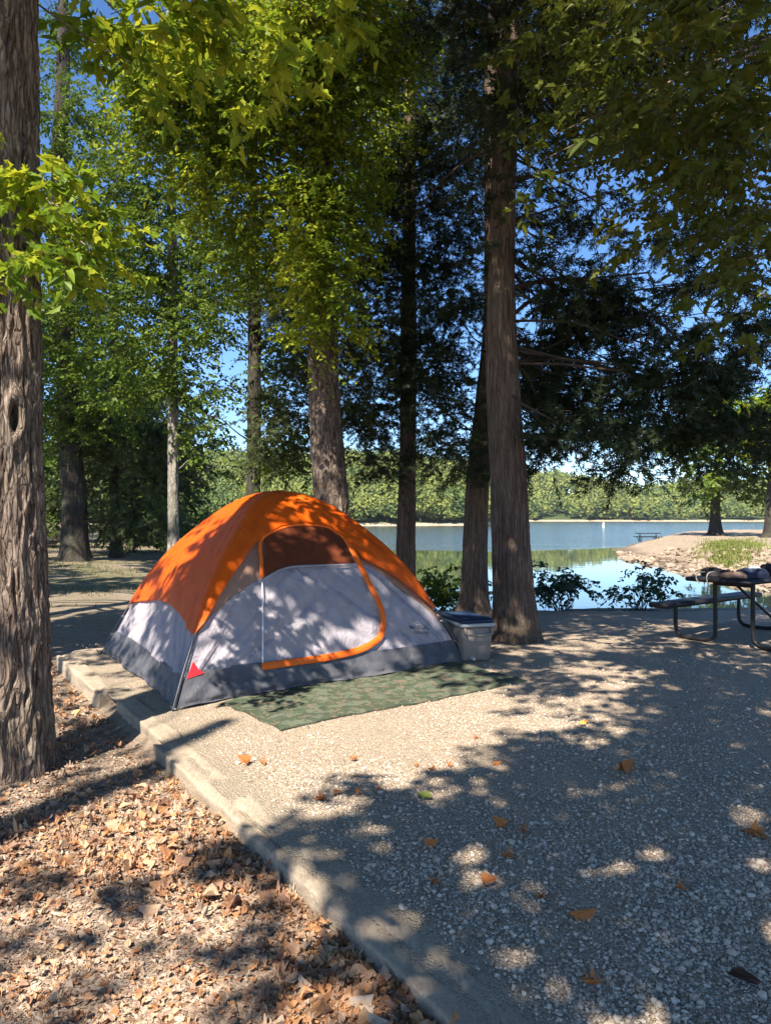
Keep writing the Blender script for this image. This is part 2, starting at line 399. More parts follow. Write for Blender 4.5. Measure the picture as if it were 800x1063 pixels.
def spit_mat():
    m = N('spit_gravel'); m.geo = m.n('NewGeometry'); n1 = m.noise(.25, 4); n2 = m.noise(3, 6, .75); n3 = m.noise(14, 4, .7)
    c = m.ramp(n2, [(.3, (.22, .155, .10)), (.5, (.35, .26, .18)), (.7, (.50, .40, .29))])
    c = m.mix(.4, c, m.ramp(n3, [(.35, (.14, .10, .065)), (.65, (.54, .44, .33))]))
    sp = m.n('SeparateXYZ'); m.link(m.geo.outputs['Position'], sp.inputs[0])
    damp = m.rmap(sp.outputs[2], WZ + .08, WZ + .3, 1, 0); c = m.mix(damp, c, (.17, .13, .09))
    return m.done(c, .95, m.bump(n3, .8, .12), .1)
sp_ = mesh_np('gravel_spit', np.stack([SXX, SYY, spitz(SXX, SYY)], -1).reshape(-1, 3), [grid_faces(len(sx_), len(sy_))], spit_mat()); tag(sp_, kind='structure')

# ------------------------------------------------------------------ foliage
def half(pts, z=.1):
    p = np.array(pts, float); up = np.c_[p, np.abs(p[:, 1]) * z]; dn = up[1:-1].copy(); dn[:, 1] *= -1
    V = np.vstack([up, dn]); k = len(p)
    return V, [np.arange(k)[None], np.array([[0] + [k - 1] + list(range(k + len(dn) - 1, k - 1, -1))])]
T_OVAL = half([(0, 0), (.35, .27), (.75, .19), (1, 0)], .25)
T_BROAD = half([(0, 0), (.3, .38), (.7, .32), (1, 0)], .2)
T_MAPLE = half([(0, 0), (-.05, .30), (.13, .22), (.28, .52), (.42, .20), (.62, .27), (.66, .12), (1, 0)], .22)
T_OAK = half([(0, 0), (.10, .06), (.2, .25), (.3, .10), (.45, .36), (.56, .13), (.70, .27), (.80, .10), (1, 0)], .25)
T_LEAF = half([(0, 0), (.10, .10), (.25, .24), (.42, .31), (.60, .28), (.76, .19), (.90, .07), (1, 0)], .2)
T_OAKF = half([(0, 0), (.06, .03), (.14, .08), (.2, .24), (.25, .23), (.3, .10), (.36, .12), (.43, .36), (.50, .37), (.55, .15), (.60, .14), (.68, .27), (.73, .25), (.78, .10), (.84, .12), (.93, .09), (1, 0)], .25)
_sp = []
for (ang, x0, L) in ((0, 0, 1), (.7, .15, .6), (-.7, .3, .6), (.6, .5, .45)):
    d = np.array([math.cos(ang), math.sin(ang)]); q = np.array([-d[1], d[0]]) * .075; o = np.array([x0, 0])
    _sp += [np.r_[o - q, 0], np.r_[o + q, 0], np.r_[o + d * L + q * .5, .05], np.r_[o + d * L - q * .5, .05]]
T_SPRIG = (np.array(_sp), [np.arange(16).reshape(4, 4)])

def put_leaves(mb, tmpl, pos, axis_, nor, size, m=0):
    V, fs = tmpl; axis_ = unit(axis_); bi = unit(np.cross(nor, axis_)); no = np.cross(axis_, bi)
    size = np.broadcast_to(size, (len(pos),))[:, None, None]
    X = pos[:, None, :] + size * (V[None, :, 0:1] * axis_[:, None, :] + V[None, :, 1:2] * bi[:, None, :] + V[None, :, 2:3] * no[:, None, :])
    n, k = X.shape[:2]; off = (np.arange(n) * k)[:, None]
    mb.add(X.reshape(-1, 3), [(f[None] + off[:, :, None]).reshape(-1, f.shape[1]) for f in fs], m)

def put_var(mb, tm, pos, ax, no, sz, m=0):
    if isinstance(tm, list):
        q = RNG.integers(0, len(tm), len(pos)); sz = np.broadcast_to(sz, (len(pos),))
        for i, t in enumerate(tm): put_leaves(mb, t, pos[q == i], ax[q == i], no[q == i], sz[q == i], m)
    else: put_leaves(mb, tm, pos, ax, no, sz, m)
def warp(t, c, b, seed, wd=1.0):
    r = np.random.default_rng(seed); V = t[0].copy(); V[:, 2] = V[:, 2] * c - b * V[:, 0] ** 2 + r.normal(0, .035, len(V)); V[:, 1] *= wd; V[:, 0] += r.normal(0, .03, len(V)); return V, t[1]
def twigs(mb, base, d, L, K, size, tmpl, m=0, mt=1, up=.9, spread=1.0, stick=.003, droop=.25, jit=.5):
    """each twig: a thin stick carrying K leaves on alternate sides"""
    n = len(base); L = np.broadcast_to(L, (n,)); d = unit(d)
    end = base + d * L[:, None] - np.array([0, 0, 1]) * (droop * L)[:, None]; mid = base + d * (L * .55)[:, None]
    if stick:
        A = unit(np.cross(d, RNG.normal(size=(n, 3)))) * stick; B = unit(np.cross(d, A)) * stick
        rings = []
        for p, s in ((base, 1.0), (mid, .7), (end, .3)): rings += [p + A * s, p - A * .5 * s + B * .87 * s, p - A * .5 * s - B * .87 * s]
        V = np.stack(rings, 1).reshape(-1, 3); off = (np.arange(n) * 9)[:, None, None]
        f = np.array([[0, 1, 4, 3], [1, 2, 5, 4], [2, 0, 3, 5], [3, 4, 7, 6], [4, 5, 8, 7], [5, 3, 6, 8]])
        mb.add(V, [(f[None] + off).reshape(-1, 4)], mt)
    t = (np.arange(K) + .8) / K; t = np.clip(t[None] + RNG.normal(0, .25 / K, (n, K)), .05, 1.02)
    pos = base[:, None] * ((1 - t) ** 2)[..., None] + 2 * ((1 - t) * t)[..., None] * (mid * 1.0)[:, None] + (t ** 2)[..., None] * end[:, None]
    side = unit(np.cross(d, np.array([0, 0, 1.]) + RNG.normal(0, .25, (n, 3))))
    sg = np.where(np.arange(K) % 2 == 0, 1, -1)[None, :, None]
    ax = d[:, None] * RNG.uniform(.2, .9, (n, K, 1)) + sg * side[:, None] * spread + RNG.normal(0, jit * .6, (n, K, 3)); ax[..., 2] -= droop
    no = np.array([0, 0, up]) + RNG.normal(0, jit, (n, K, 3))
    sz = size * RNG.uniform(.65, 1.25, (n, K))
    put_var(mb, tmpl, pos.reshape(-1, 3), ax.reshape(-1, 3), no.reshape(-1, 3), sz.ravel(), m)

def ball(n, shell=.45):
    v = unit(RNG.normal(size=(n, 3))); r = RNG.uniform(shell, 1, n) ** .6; return v * r[:, None]
V_MAPLE = [warp(T_MAPLE, 1, .1, 1), warp(T_MAPLE, 1.6, .45, 2, .85), warp(T_MAPLE, .4, .3, 3, 1.1), warp(T_OAK, 1.5, .4, 4, 1.1), warp(T_BROAD, 1.5, .35, 5, .8)]
V_OAK = [warp(T_OAK, 1, .1, 6), warp(T_OAK, 1.8, .5, 7, .8), warp(T_OAK, .5, .3, 8, 1.15), warp(T_OVAL, 1.4, .4, 9), warp(T_MAPLE, 1.5, .35, 10, .8)]
V_BROAD = [warp(T_BROAD, 1, .1, 11, .9), warp(T_BROAD, 1.6, .4, 12, .65), warp(T_OVAL, 1.2, .25, 13, 1.1)]
STY = {
 'oval': dict(size=.085, tmpl=T_OVAL, K=9, L=.42),
 'broad': dict(size=.10, tmpl=V_BROAD, K=8, L=.42),
 'maple': dict(size=.125, tmpl=V_MAPLE, K=7, L=.45),
 'oak': dict(size=.115, tmpl=V_OAK, K=8, L=.4),
 'cedar': dict(size=.10, tmpl=T_SPRIG, K=16, L=.40, up=.3, spread=.7, stick=.003, droop=.35, jit=.8),
}
def foliage(mb, blobs, style, m=0, mt=1, **over):
    """blobs: (centre, radii(3), number of twigs). Twigs sit in small clumps inside each blob, so the sky shows between."""
    kw = dict(STY[style]); kw.update(over); L = kw.pop('L'); cl = kw.pop('clump', 7); cs = kw.pop('cs', .3)
    out = []
    for c, r, n in blobs:
        k = max(1, int(n / cl)); cc = ball(k, .1) * np.asarray(r) + np.asarray(c)
        idx = RNG.integers(0, k, n); o = RNG.normal(0, cs * .5, (n, 3)) * np.array([1, 1, .55])
        base = cc[idx] + o
        d = unit((base - np.asarray(c)) / np.maximum(np.asarray(r), .1)) * .8 + RNG.normal(0, .6, (n, 3)); d[:, 2] = d[:, 2] * .45 - .05
        twigs(mb, base, d, L * RNG.uniform(.6, 1.3, n), m=m, mt=mt, **kw)
        out.append(cc)
    return out

def bark_disp(kind, R0, seed=0.0, flare=None, base_z=0.0, lobes=5):
    def f(th, p, r):
        z = p[..., 2] + 0 * th; x = np.cos(th) + 0 * z; y = np.sin(th) + 0 * z
        if kind == 'furrow':
            k = R0 * 34
            q = np.stack([x * k + seed, y * k, z * 5.5], -1); w = fbm(q * np.array([.5, .5, .6]) + 9, 2) * .9; q = q + w[..., None]
            n = 1 - 2.2 * np.abs(noise(q)); n2 = noise(q * np.array([2.6, 2.6, 2.2]))
            d = .019 * n + .007 * n2
        elif kind == 'strip':
            k = R0 * 55
            q = np.stack([x * k + seed, y * k, z * 2.2], -1); q = q + fbm(q * .35 + 3, 2)[..., None] * 1.2
            d = .007 * (1 - 2 * np.abs(noise(q))) + .004 * noise(q * np.array([2.3, 2.3, 3])) + .016 * noise(np.stack([x * 1.6 + seed, y * 1.6, z * .9], -1))
        else:
            d = .05 * R0 * noise(np.stack([x * R0 * 20 + seed, y * R0 * 20, z * 4], -1))
        d = d + .05 * R0 * noise(np.stack([x * 1.3 + seed, y * 1.3, z * .8], -1))
        if flare:
            hgt = np.maximum(z - base_z, 0); lob = .55 + .45 * np.cos(lobes * th + 2.2 * np.sin(th + seed) + seed)
            d = d + flare * np.exp(-hgt / .16) * (.35 + 1.0 * lob) + flare * .35 * np.exp(-hgt / .6)
        return d
    return f

def limb(mb, p0, p1, r0, r1=.008, sag=.1, n=9, seg=6, wob=.08, m=0):
    p0 = np.asarray(p0, float); p1 = np.asarray(p1, float); L = np.linalg.norm(p1 - p0)
    t = np.linspace(0, 1, 5)[:, None]; q = p0 + (p1 - p0) * t; q[:, 2] += (np.sin(t[:, 0] * math.pi) * sag * L)
    q[1:-1] += RNG.normal(0, wob * L * .4, (3, 3)) * np.array([1, 1, .7])
    rr = r0 + (r1 - r0) * np.linspace(0, 1, 5) ** .8
    tube(mb, q, rr, seg, n, m, caps=False); return resample(q, n)

def pxblobs(specs, Y, dY=1.0, k=2.4):
    """(px, py, rx, ry, twigs[, depth offset]) -> world ellipsoids standing round the tree's own depth"""
    out = []
    for s in specs:
        y = Y + (s[5] if len(s) > 5 else RNG.uniform(-dY, dY)); c = P(s[0], s[1], y)
        rx = s[2] / F * y; rz = s[3] / F * y
        out.append((c, np.array([rx, max(.35, (rx + rz) * .5), rz]), int(s[4] * k)))
    return out

def tree(name, label, group, path, rad, barkm, disp, blobs, style, leafm, seg=40, n=120, flare=.0, twig='twig', lr=.3, cat='tree', limbs=True, extra=None, subl=4, att=None, **over):
    """path: world trunk points from the ground up; blobs: crown ellipsoids"""
    path = np.asarray(path, float); root = empty(name, path[0]); tag(root, label, cat, group)
    tb = MB(); pts, rr = resample(path, n, np.asarray(rad, float)); lo = pts.copy(); lo[0, 2] -= .25
    tube(tb, lo, rr, seg, None, 0, bark_disp(disp, float(np.mean(rad)), RNG.uniform(0, 50), flare, path[0][2]))
    cb = MB(); cc = foliage(cb, blobs, style, 0, 1, **over)
    if limbs:
        for (c, r, nn), k in zip(blobs, cc):
            hd = np.hypot(*(np.asarray(c)[:2] - pts[len(pts) // 2][:2])); za = c[2] - .35 * hd - .2 if att is None else c[2] + att * hd + .2
            i = int(np.argmin(np.abs(pts[:, 2] - np.clip(za, pts[2, 2], pts[-1, 2])))); r0 = min(rr[i] * .5, .010 + .012 * np.linalg.norm(np.asarray(c) - pts[i]) * lr * 2)
            q = limb(tb if r0 > .05 or style != 'cedar' else cb, pts[i], c, r0 if style != 'cedar' else min(r0, .018), .006, .06 if style != 'cedar' else .0, wob=.08 if style != 'cedar' else .22, m=0 if r0 > .05 or style != 'cedar' else 1)
            for j in range(min(len(k), subl)):
                s = q[RNG.integers(4, 9)]; limb(cb, s, k[j], .008, .003, .02, 6, 4, wob=.2, m=1)
    if extra: extra(tb, cb, pts, rr)
    tb.build('trunk', M[barkm], root); cb.build('crown', [M[leafm], M[twig]], root, smooth=False)
    return root
def px_path(pts, Y, base_z=None, up=2.0, lean=(0, 0)):
    """trunk centre line traced in photo pixels at its own depth, then carried on above the frame"""
    q = [P(x, y, Y) for x, y in pts]
    if base_z is not None: q[0][2] = base_z
    q.append(q[-1] + np.array([lean[0], lean[1], up])); return q

# ------------------------------------------------------------------ the trees one sees from their roots
# left foreground tree: furrowed bark, hollow knot
def knot_extra(tb, cb, pts, rr): pass
def left_tree():
    Y = 4.52; zb = -.15
    path = [P(6, 812, Y), P(9, 740, Y), P(10, 600, Y), P(7, 430, Y), P(4, 200, Y), P(2, 0, Y), P(-4, -500, Y)]; path[0][2] = zb
    rad = [.235, .225, .205, .185, .185, .19, .15]
    root = empty('tree', path[0]); tag(root, 'big furrowed grey-brown trunk with a hollow knot hole, cut by the left picture edge', 'tree')
    base = bark_disp('furrow', .2, 3.1, .045, zb, 4)
    # knot: a callused ring round a hollow, on the side towards the camera
    kz = P(17, 433, Y)[2]
    def disp(th, p, r):
        d = base(th, p, r); z = p[..., 2]
        # angle measured from the camera-facing direction; A,B frame: find by position later
        x = np.cos(th) * 1.0; return d
    tb = MB(); n = 620; seg = 220
    pts, rr = resample(path, n, rad); pts[0, 2] -= .25
    T = unit(np.gradient(pts, axis=0)); A = unit(np.cross(T, np.array([0, 1., 0]))); B = np.cross(T, A)
    th = np.arange(seg) / seg * 2 * math.pi; N_ = np.cos(th)[:, None, None] * A[None] + np.sin(th)[:, None, None] * B[None]
    R = rr[None] + base(th[:, None], pts[None], rr[None])
    V = pts[None] + R[..., None] * N_
    sx, sy = proj(V); front = N_[..., 1] < .2
    dx = (sx - 16) / 5.0; dz = (sy - 433) / 15.0; q = np.sqrt(dx ** 2 + dz ** 2)
    q2 = np.sqrt(((sx - 15) / 15) ** 2 + ((sy - 432) / 24) ** 2)
    smooth_d = np.exp(-(q2 / 1.1) ** 4)
    R2 = rr[None] + (R - rr[None]) * (1 - .75 * smooth_d * front) + front * (.030 * np.exp(-((q - 1.6) / .6) ** 2) - .085 * np.exp(-(q / .85) ** 4))
    V = pts[None] + R2[..., None] * N_
    tb.add(V.reshape(-1, 3), [grid_faces(seg, n, True)])
    tb.build('trunk', M['bark_grey'], root)
    cb = MB()
    specs = [(18, 178, 22, 14, 6, -.5), (55, 205, 30, 18, 15, -.3), (80, 232, 28, 16, 15, -.2), (45, 250, 36, 18, 12, -.4), (20, 268, 24, 12, 7, -.6), (92, 265, 18, 14, 6, 0), (58, 285, 26, 16, 6, -.3), (10, 150, 14, 8, 2, -.4), (75, 190, 22, 12, 8, -.3)]
    bl = pxblobs(specs, 4.4, k=1.3); foliage(cb, bl, 'maple', size=.088, clump=3, cs=.16, L=.22, K=7)
    bl2 = [(np.array([-4.0, 5.6, 8.2]), np.array([1.6, 1.5, 1.0]), 260), (np.array([-3.0, 6.6, 8.6]), np.array([1.2, 1.2, .8]), 160)]
    foliage(cb, bl2, 'broad')
    lb = MB()
    for (x, y) in ((55, 215), (85, 235), (35, 262), (95, 262)):
        q0 = P(2, y - 50, 4.5); limb(lb, q0, P(x, y, 4.2), .011, .003, .03, 9, 5)
    lb.build('branch', M['twig_grey'], root)
    cb.build('crown', [M['leaf_bright'], M['twig']], root, smooth=False)
left_tree()

# main tree beside the cooler
def main_extra(tb, cb, pts, rr):
    Yb = 8.85
    def br(path, r0, r1):
        r0 *= .75
        q = np.array([P(x, y, d) for x, y, d in path]); q[1:] += RNG.normal(0, .05, (len(q) - 1, 3)); tube(cb, q, np.linspace(r0, r1, len(q)), 8, 26, 1, caps=False); return resample(q, 26)
    qs = [br([(530, 185, 8.8), (565, 170, 8.6), (600, 175, 8.4), (650, 168, 8.2), (700, 190, 8.0), (760, 215, 7.9)], .035, .008),
          br([(530, 232, 8.8), (560, 225, 9.3), (600, 208, 9.8), (650, 190, 10.4)], .03, .008),
          br([(528, 300, 8.8), (560, 285, 9.2), (610, 290, 9.6), (660, 315, 10), (720, 360, 10.4), (790, 420, 10.8)], .045, .01),
          br([(528, 330, 8.8), (570, 308, 9.4), (630, 305, 10), (680, 300, 10.6), (780, 290, 11)], .035, .008),
          br([(535, 40, 8.8), (590, 60, 8.4), (625, 82, 8.2), (645, 92, 8.1)], .03, .012),
          br([(530, 150, 8.8), (490, 165, 9.2), (455, 190, 9.6), (430, 230, 9.9)], .03, .008)]
path = px_path([(534, 667), (533, 610), (528, 500), (522, 400), (520, 300), (522, 200), (525, 100), (526, 0)], 8.85, 0, 3.5)
wide = [(585, 300, 45, 28, 60), (640, 330, 50, 30, 75), (700, 380, 50, 30, 85), (750, 420, 45, 26, 75), (600, 380, 45, 30, 70), (565, 420, 35, 35, 80), (555, 465, 22, 28, 55), (650, 420, 50, 26, 70), (700, 450, 45, 22, 65), (770, 350, 40, 40, 80), (740, 300, 45, 30, 50),
        (600, 250, 50, 25, 38), (680, 260, 50, 25, 40), (560, 210, 30, 40, 36), (640, 200, 45, 20, 30), (610, 460, 35, 14, 30), (660, 480, 30, 12, 28), (780, 455, 30, 20, 45), (560, 340, 26, 40, 60), (600, 40, 70, 50, 90, -.5), (700, 60, 80, 60, 110, -.5), (770, 150, 50, 60, 70), (740, 230, 60, 40, 70), (560, 120, 35, 50, 60), (640, 120, 50, 40, 60), (600, 450, 50, 26, 60), (730, 460, 60, 22, 60), (690, 330, 60, 40, 60), (575, 400, 26, 60, 60), (780, 400, 30, 60, 70), (520, 60, 20, 40, 20, -1.4), (522, 140, 20, 40, 22, -1.4), (520, 200, 18, 24, 16, -1.3), (528, 250, 14, 26, 10, -1.3), (515, 100, 22, 40, 26, -1.4), (515, 20, 24, 30, 26, -1.4), (620, 345, 40, 26, 50), (665, 400, 40, 26, 50), (560, 300, 30, 30, 40), (600, 330, 30, 26, 40)]
tree('cedar_tree', 'tall shreddy-barked trunk standing right of the blue-lidded cooler, its dark limbs reaching over the lake', None, path,
     [.27, .235, .21, .19, .165, .15, .14, .13, .08], 'bark_cedar', 'strip', pxblobs(wide, 9.8, 1.2, 1.35) + [(np.array([1.2, 8.0, 8.6]), np.array([2.4, 2, 1.6]), 700), (np.array([3.6, 8.4, 8.3]), np.array([2.2, 2, 1.4]), 600)],
     'cedar', 'leaf_cedar', 120, 420, .055, extra=main_extra, att=.12, cs=.26, clump=11, subl=6, size=.095)
# tree close behind it
path = px_path([(491, 629), (494, 560), (496, 500), (503, 430), (509, 360), (512, 250), (510, 120), (512, 0)], 11.6, -.02, 3)
tree('cedar_tree', 'reddish leaning trunk rising half hidden behind the main trunk at the water edge', None, path,
     [.20, .185, .175, .165, .15, .14, .12, .10, .06], 'bark_cedar', 'strip', pxblobs([(470, 330, 35, 40, 60), (455, 420, 30, 40, 60), (480, 470, 24, 26, 30), (470, 250, 35, 40, 45), (460, 150, 40, 40, 60), (555, 380, 24, 40, 40), (475, 60, 40, 40, 70), (560, 90, 40, 50, 70)], 11.8, 1) + [(np.array([1.2, 11, 10]), np.array([2, 2, 1.5]), 300)],
     'cedar', 'leaf_cedar', 72, 300, .07, cs=.34, clump=8, size=.085)
path = px_path([(421, 618), (421, 560), (423, 480), (424, 300), (425, 150), (426, 0)], 12.4, -.05, 3)
tree('cedar_tree', 'slim straight brown trunk rising behind the right shoulder of the tent', None, path,
     [.165, .145, .14, .12, .10, .08, .05], 'bark_cedar', 'strip', pxblobs([(395, 250, 35, 45, 80), (440, 280, 35, 45, 80), (400, 350, 34, 40, 70), (445, 380, 34, 40, 80), (390, 430, 30, 34, 60), (450, 460, 26, 24, 40), (430, 180, 40, 40, 80), (395, 130, 40, 40, 80), (440, 90, 40, 40, 80), (400, 30, 50, 30, 80), (395, 480, 22, 18, 26), (480, 130, 36, 40, 60), (475, 210, 34, 40, 50), (430, 20, 60, 30, 90), (380, 180, 30, 50, 60), (470, 300, 30, 30, 40)], 12.6, 1.1),
     'cedar', 'leaf_cedar', 60, 260, .04, cs=.36, clump=8, size=.09)
path = px_path([(346, 640), (345, 540), (341, 480), (337, 420), (335, 330), (333, 250), (335, 100), (337, 0)], 10.6, -.05, 3)
tree('oak_tree', 'stout furrowed trunk standing straight behind the peak of the orange tent', None, path,
     [.27, .235, .225, .21, .195, .17, .15, .13, .08], 'bark_grey', 'furrow', pxblobs([(300, 40, 60, 45, 110, -1.5), (360, 90, 55, 45, 110, -1), (260, 130, 50, 40, 90, -.8), (330, 180, 50, 40, 90), (230, 60, 50, 40, 80, -1.2), (290, 230, 50, 36, 80), (400, 40, 45, 35, 70, -1), (240, 200, 42, 34, 60), (190, 150, 40, 34, 60, -.6), (350, 20, 60, 25, 90, -1.6), (150, 60, 34, 34, 50, -1), (200, 100, 50, 40, 80, -.8), (270, 270, 40, 26, 50), (390, 130, 40, 50, 70), (300, 110, 60, 50, 110), (250, 30, 60, 30, 90), (165, 110, 34, 30, 50), (370, 230, 36, 30, 50), (335, 200, 24, 34, 40, -.8), (340, 260, 24, 30, 34, -.7), (330, 310, 26, 24, 24, -.7), (335, 120, 26, 40, 40, -.9), (330, 50, 26, 40, 40, -.9), (340, 290, 18, 30, 40, -1.0), (328, 240, 18, 30, 36, -1.0), (345, 340, 14, 24, 16, -.9), (322, 360, 12, 20, 10, -.9)], 10.6, .8),
     'broad', 'leaf_bright', 96, 300, .08, cs=.28, size=.076, K=11)
# darker lower foliage of a cedar grown into it
path = px_path([(344, 600), (343, 520), (339, 400), (335, 250), (336, 60)], 12.9, -.1, 2)
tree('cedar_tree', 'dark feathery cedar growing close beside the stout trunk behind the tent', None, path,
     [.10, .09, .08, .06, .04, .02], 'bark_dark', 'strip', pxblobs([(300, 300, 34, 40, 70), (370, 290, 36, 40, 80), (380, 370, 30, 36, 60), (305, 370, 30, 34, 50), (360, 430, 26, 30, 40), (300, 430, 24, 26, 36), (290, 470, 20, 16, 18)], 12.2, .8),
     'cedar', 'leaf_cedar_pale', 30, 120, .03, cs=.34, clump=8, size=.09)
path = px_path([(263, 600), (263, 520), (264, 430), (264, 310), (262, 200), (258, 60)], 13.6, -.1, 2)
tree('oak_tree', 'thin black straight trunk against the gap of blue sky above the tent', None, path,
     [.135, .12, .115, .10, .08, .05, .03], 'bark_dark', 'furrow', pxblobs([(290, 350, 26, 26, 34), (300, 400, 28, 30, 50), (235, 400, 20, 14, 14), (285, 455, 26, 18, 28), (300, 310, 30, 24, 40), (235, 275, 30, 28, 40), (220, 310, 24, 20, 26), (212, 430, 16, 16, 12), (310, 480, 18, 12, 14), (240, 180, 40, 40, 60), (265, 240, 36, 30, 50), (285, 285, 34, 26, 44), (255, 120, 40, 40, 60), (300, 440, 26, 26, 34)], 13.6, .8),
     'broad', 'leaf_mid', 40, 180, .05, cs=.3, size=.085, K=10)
path = px_path([(180, 610), (180, 560), (180, 480), (179, 320), (178, 200), (176, 90)], 16.5, -.15, 2.5)
tree('maple_tree', 'thin pale grey trunk left of the tent with light green leaves', None, path,
     [.13, .11, .105, .10, .085, .07, .04], 'bark_pale', 'furrow', pxblobs([(175, 250, 50, 40, 80), (130, 300, 44, 34, 64), (215, 330, 34, 34, 50), (150, 360, 42, 30, 60), (200, 400, 30, 28, 40), (130, 240, 40, 36, 50), (130, 130, 40, 40, 50), (190, 300, 40, 30, 50), (215, 470, 22, 22, 26), (160, 410, 40, 20, 40), (165, 190, 44, 30, 50), (210, 240, 36, 40, 60), (150, 100, 34, 34, 44), (215, 60, 30, 40, 40), (150, 320, 50, 36, 60), (190, 360, 30, 30, 40), (120, 210, 34, 40, 44), (205, 290, 30, 30, 40)], 16.2, 1.2),
     'broad', 'leaf_mid', 40, 200, .05, cs=.4, size=.10, L=.5, K=11)
path = px_path([(78, 586), (77, 520), (72, 440), (68, 340), (62, 200), (66, 60)], 25, -.15, 3)
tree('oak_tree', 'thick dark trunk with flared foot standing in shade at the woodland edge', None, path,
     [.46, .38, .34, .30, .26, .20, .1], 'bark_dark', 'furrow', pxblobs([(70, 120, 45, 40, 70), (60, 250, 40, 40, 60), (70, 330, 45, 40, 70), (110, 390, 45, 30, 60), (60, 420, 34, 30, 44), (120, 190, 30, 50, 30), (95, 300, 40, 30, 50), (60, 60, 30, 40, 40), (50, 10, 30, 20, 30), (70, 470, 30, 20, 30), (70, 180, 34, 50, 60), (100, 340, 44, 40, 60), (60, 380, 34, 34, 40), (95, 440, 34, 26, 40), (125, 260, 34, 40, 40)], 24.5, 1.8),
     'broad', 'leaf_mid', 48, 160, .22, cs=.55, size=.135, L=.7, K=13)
path = px_path([(121, 588), (120, 540), (118, 450), (120, 300)], 27, -.15, 2)
tree('cedar_tree', 'grey-leaved cedar with a narrow trunk among the shrubs left of the tent', None, path,
     [.22, .19, .16, .12, .06], 'bark_dark', 'strip', pxblobs([(120, 430, 45, 40, 90), (140, 480, 40, 40, 90), (150, 530, 40, 26, 60), (95, 500, 24, 30, 40), (175, 440, 30, 30, 40), (190, 500, 26, 30, 50)], 27.5, 1.5),
     'cedar', 'leaf_cedar_pale', 30, 100, .1, cs=.6, size=.19, L=.8, clump=9)

# woodland closing off the left
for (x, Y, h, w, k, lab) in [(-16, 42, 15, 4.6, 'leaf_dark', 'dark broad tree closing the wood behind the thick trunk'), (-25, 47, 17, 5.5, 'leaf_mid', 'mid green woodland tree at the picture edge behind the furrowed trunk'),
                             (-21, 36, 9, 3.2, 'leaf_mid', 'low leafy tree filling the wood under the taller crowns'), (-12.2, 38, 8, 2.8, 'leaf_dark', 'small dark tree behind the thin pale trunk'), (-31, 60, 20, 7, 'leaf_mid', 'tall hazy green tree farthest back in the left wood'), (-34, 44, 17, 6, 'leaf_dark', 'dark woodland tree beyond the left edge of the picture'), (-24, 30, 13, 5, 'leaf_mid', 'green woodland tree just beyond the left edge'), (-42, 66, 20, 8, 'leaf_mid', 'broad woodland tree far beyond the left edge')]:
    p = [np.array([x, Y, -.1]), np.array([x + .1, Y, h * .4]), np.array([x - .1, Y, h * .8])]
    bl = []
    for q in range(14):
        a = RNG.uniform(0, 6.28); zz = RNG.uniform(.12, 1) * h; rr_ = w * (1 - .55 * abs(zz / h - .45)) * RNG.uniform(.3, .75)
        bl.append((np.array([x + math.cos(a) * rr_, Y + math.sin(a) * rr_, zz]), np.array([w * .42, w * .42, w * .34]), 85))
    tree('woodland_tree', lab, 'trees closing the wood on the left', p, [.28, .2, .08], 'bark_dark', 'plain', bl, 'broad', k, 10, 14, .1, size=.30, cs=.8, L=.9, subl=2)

# ------------------------------------------------------------------ trees that shade the site
LIT = [(400, 715, 150, 24, .8),   # ellipses on the ground in photo pixels where the sun comes through: x, y, rx, ry, strength
 (230, 745, 120, 34, 1), (330, 790, 150, 48, 1), (455, 755, 85, 46, 1), (250, 830, 60, 60, 1), (268, 862, 40, 34, .95), (325, 935, 34, 36, .9), (400, 1000, 34, 34, .85), (180, 860, 60, 50, .9),
 (330, 720, 120, 30, .8), (440, 800, 40, 24, .9), (545, 985, 46, 18, .95), (460, 932, 18, 20, .9), (490, 1035, 44, 18, .9), (720, 812, 32, 9, .9), (560, 792, 16, 6, .9), (600, 745, 100, 28, .85), (640, 705, 68, 16, .85), (590, 690, 60, 10, .8),
 (775, 690, 34, 14, .85), (785, 742, 26, 12, .95), (700, 690, 14, 10, .6), (640, 672, 70, 7, .75), (740, 665, 30, 5, .7), (610, 655, 50, 5, .6), (700, 650, 50, 4, .6),
 (100, 830, 60, 30, .9), (60, 870, 60, 24, .9), (230, 960, 70, 50, .9), (330, 1030, 70, 40, .9), (610, 770, 50, 10, .7), (430, 790, 80, 30, .9), (170, 1030, 70, 30, .8), (40, 960, 40, 16, .6), (130, 900, 60, 30, .8), (60, 1040, 60, 20, .7), (120, 770, 50, 14, .8), (100, 700, 40, 16, .9),
 (110, 640, 60, 4, .7), (100, 655, 70, 4, .6), (130, 620, 50, 3, .6), (330, 640, 170, 40, .62), (200, 660, 90, 30, .6)]
def shade_density(X, Y):
    p = np.stack([X, Y, X * 0], -1); px, py = proj(p)
    s = np.ones(X.shape)
    for (x, y, rx, ry, k) in LIT:
        q = ((px - x) / rx) ** 2 + ((py - y) / ry) ** 2; s = s * (1 - k * (1 - sstep(.75, 1.15, q)))
    s = np.where(Y < 2.0, .8, s)
    s = np.where(px < 190, s * .24, s); s = np.where((px >= 190) & (px < 330) & (py > 860), s * .6, s)
    s = np.where((Y > 7.9) & (px > 470), s * .42, s); s = np.where((Y > 8.5) & (px <= 470), s * .35, s)
    return s
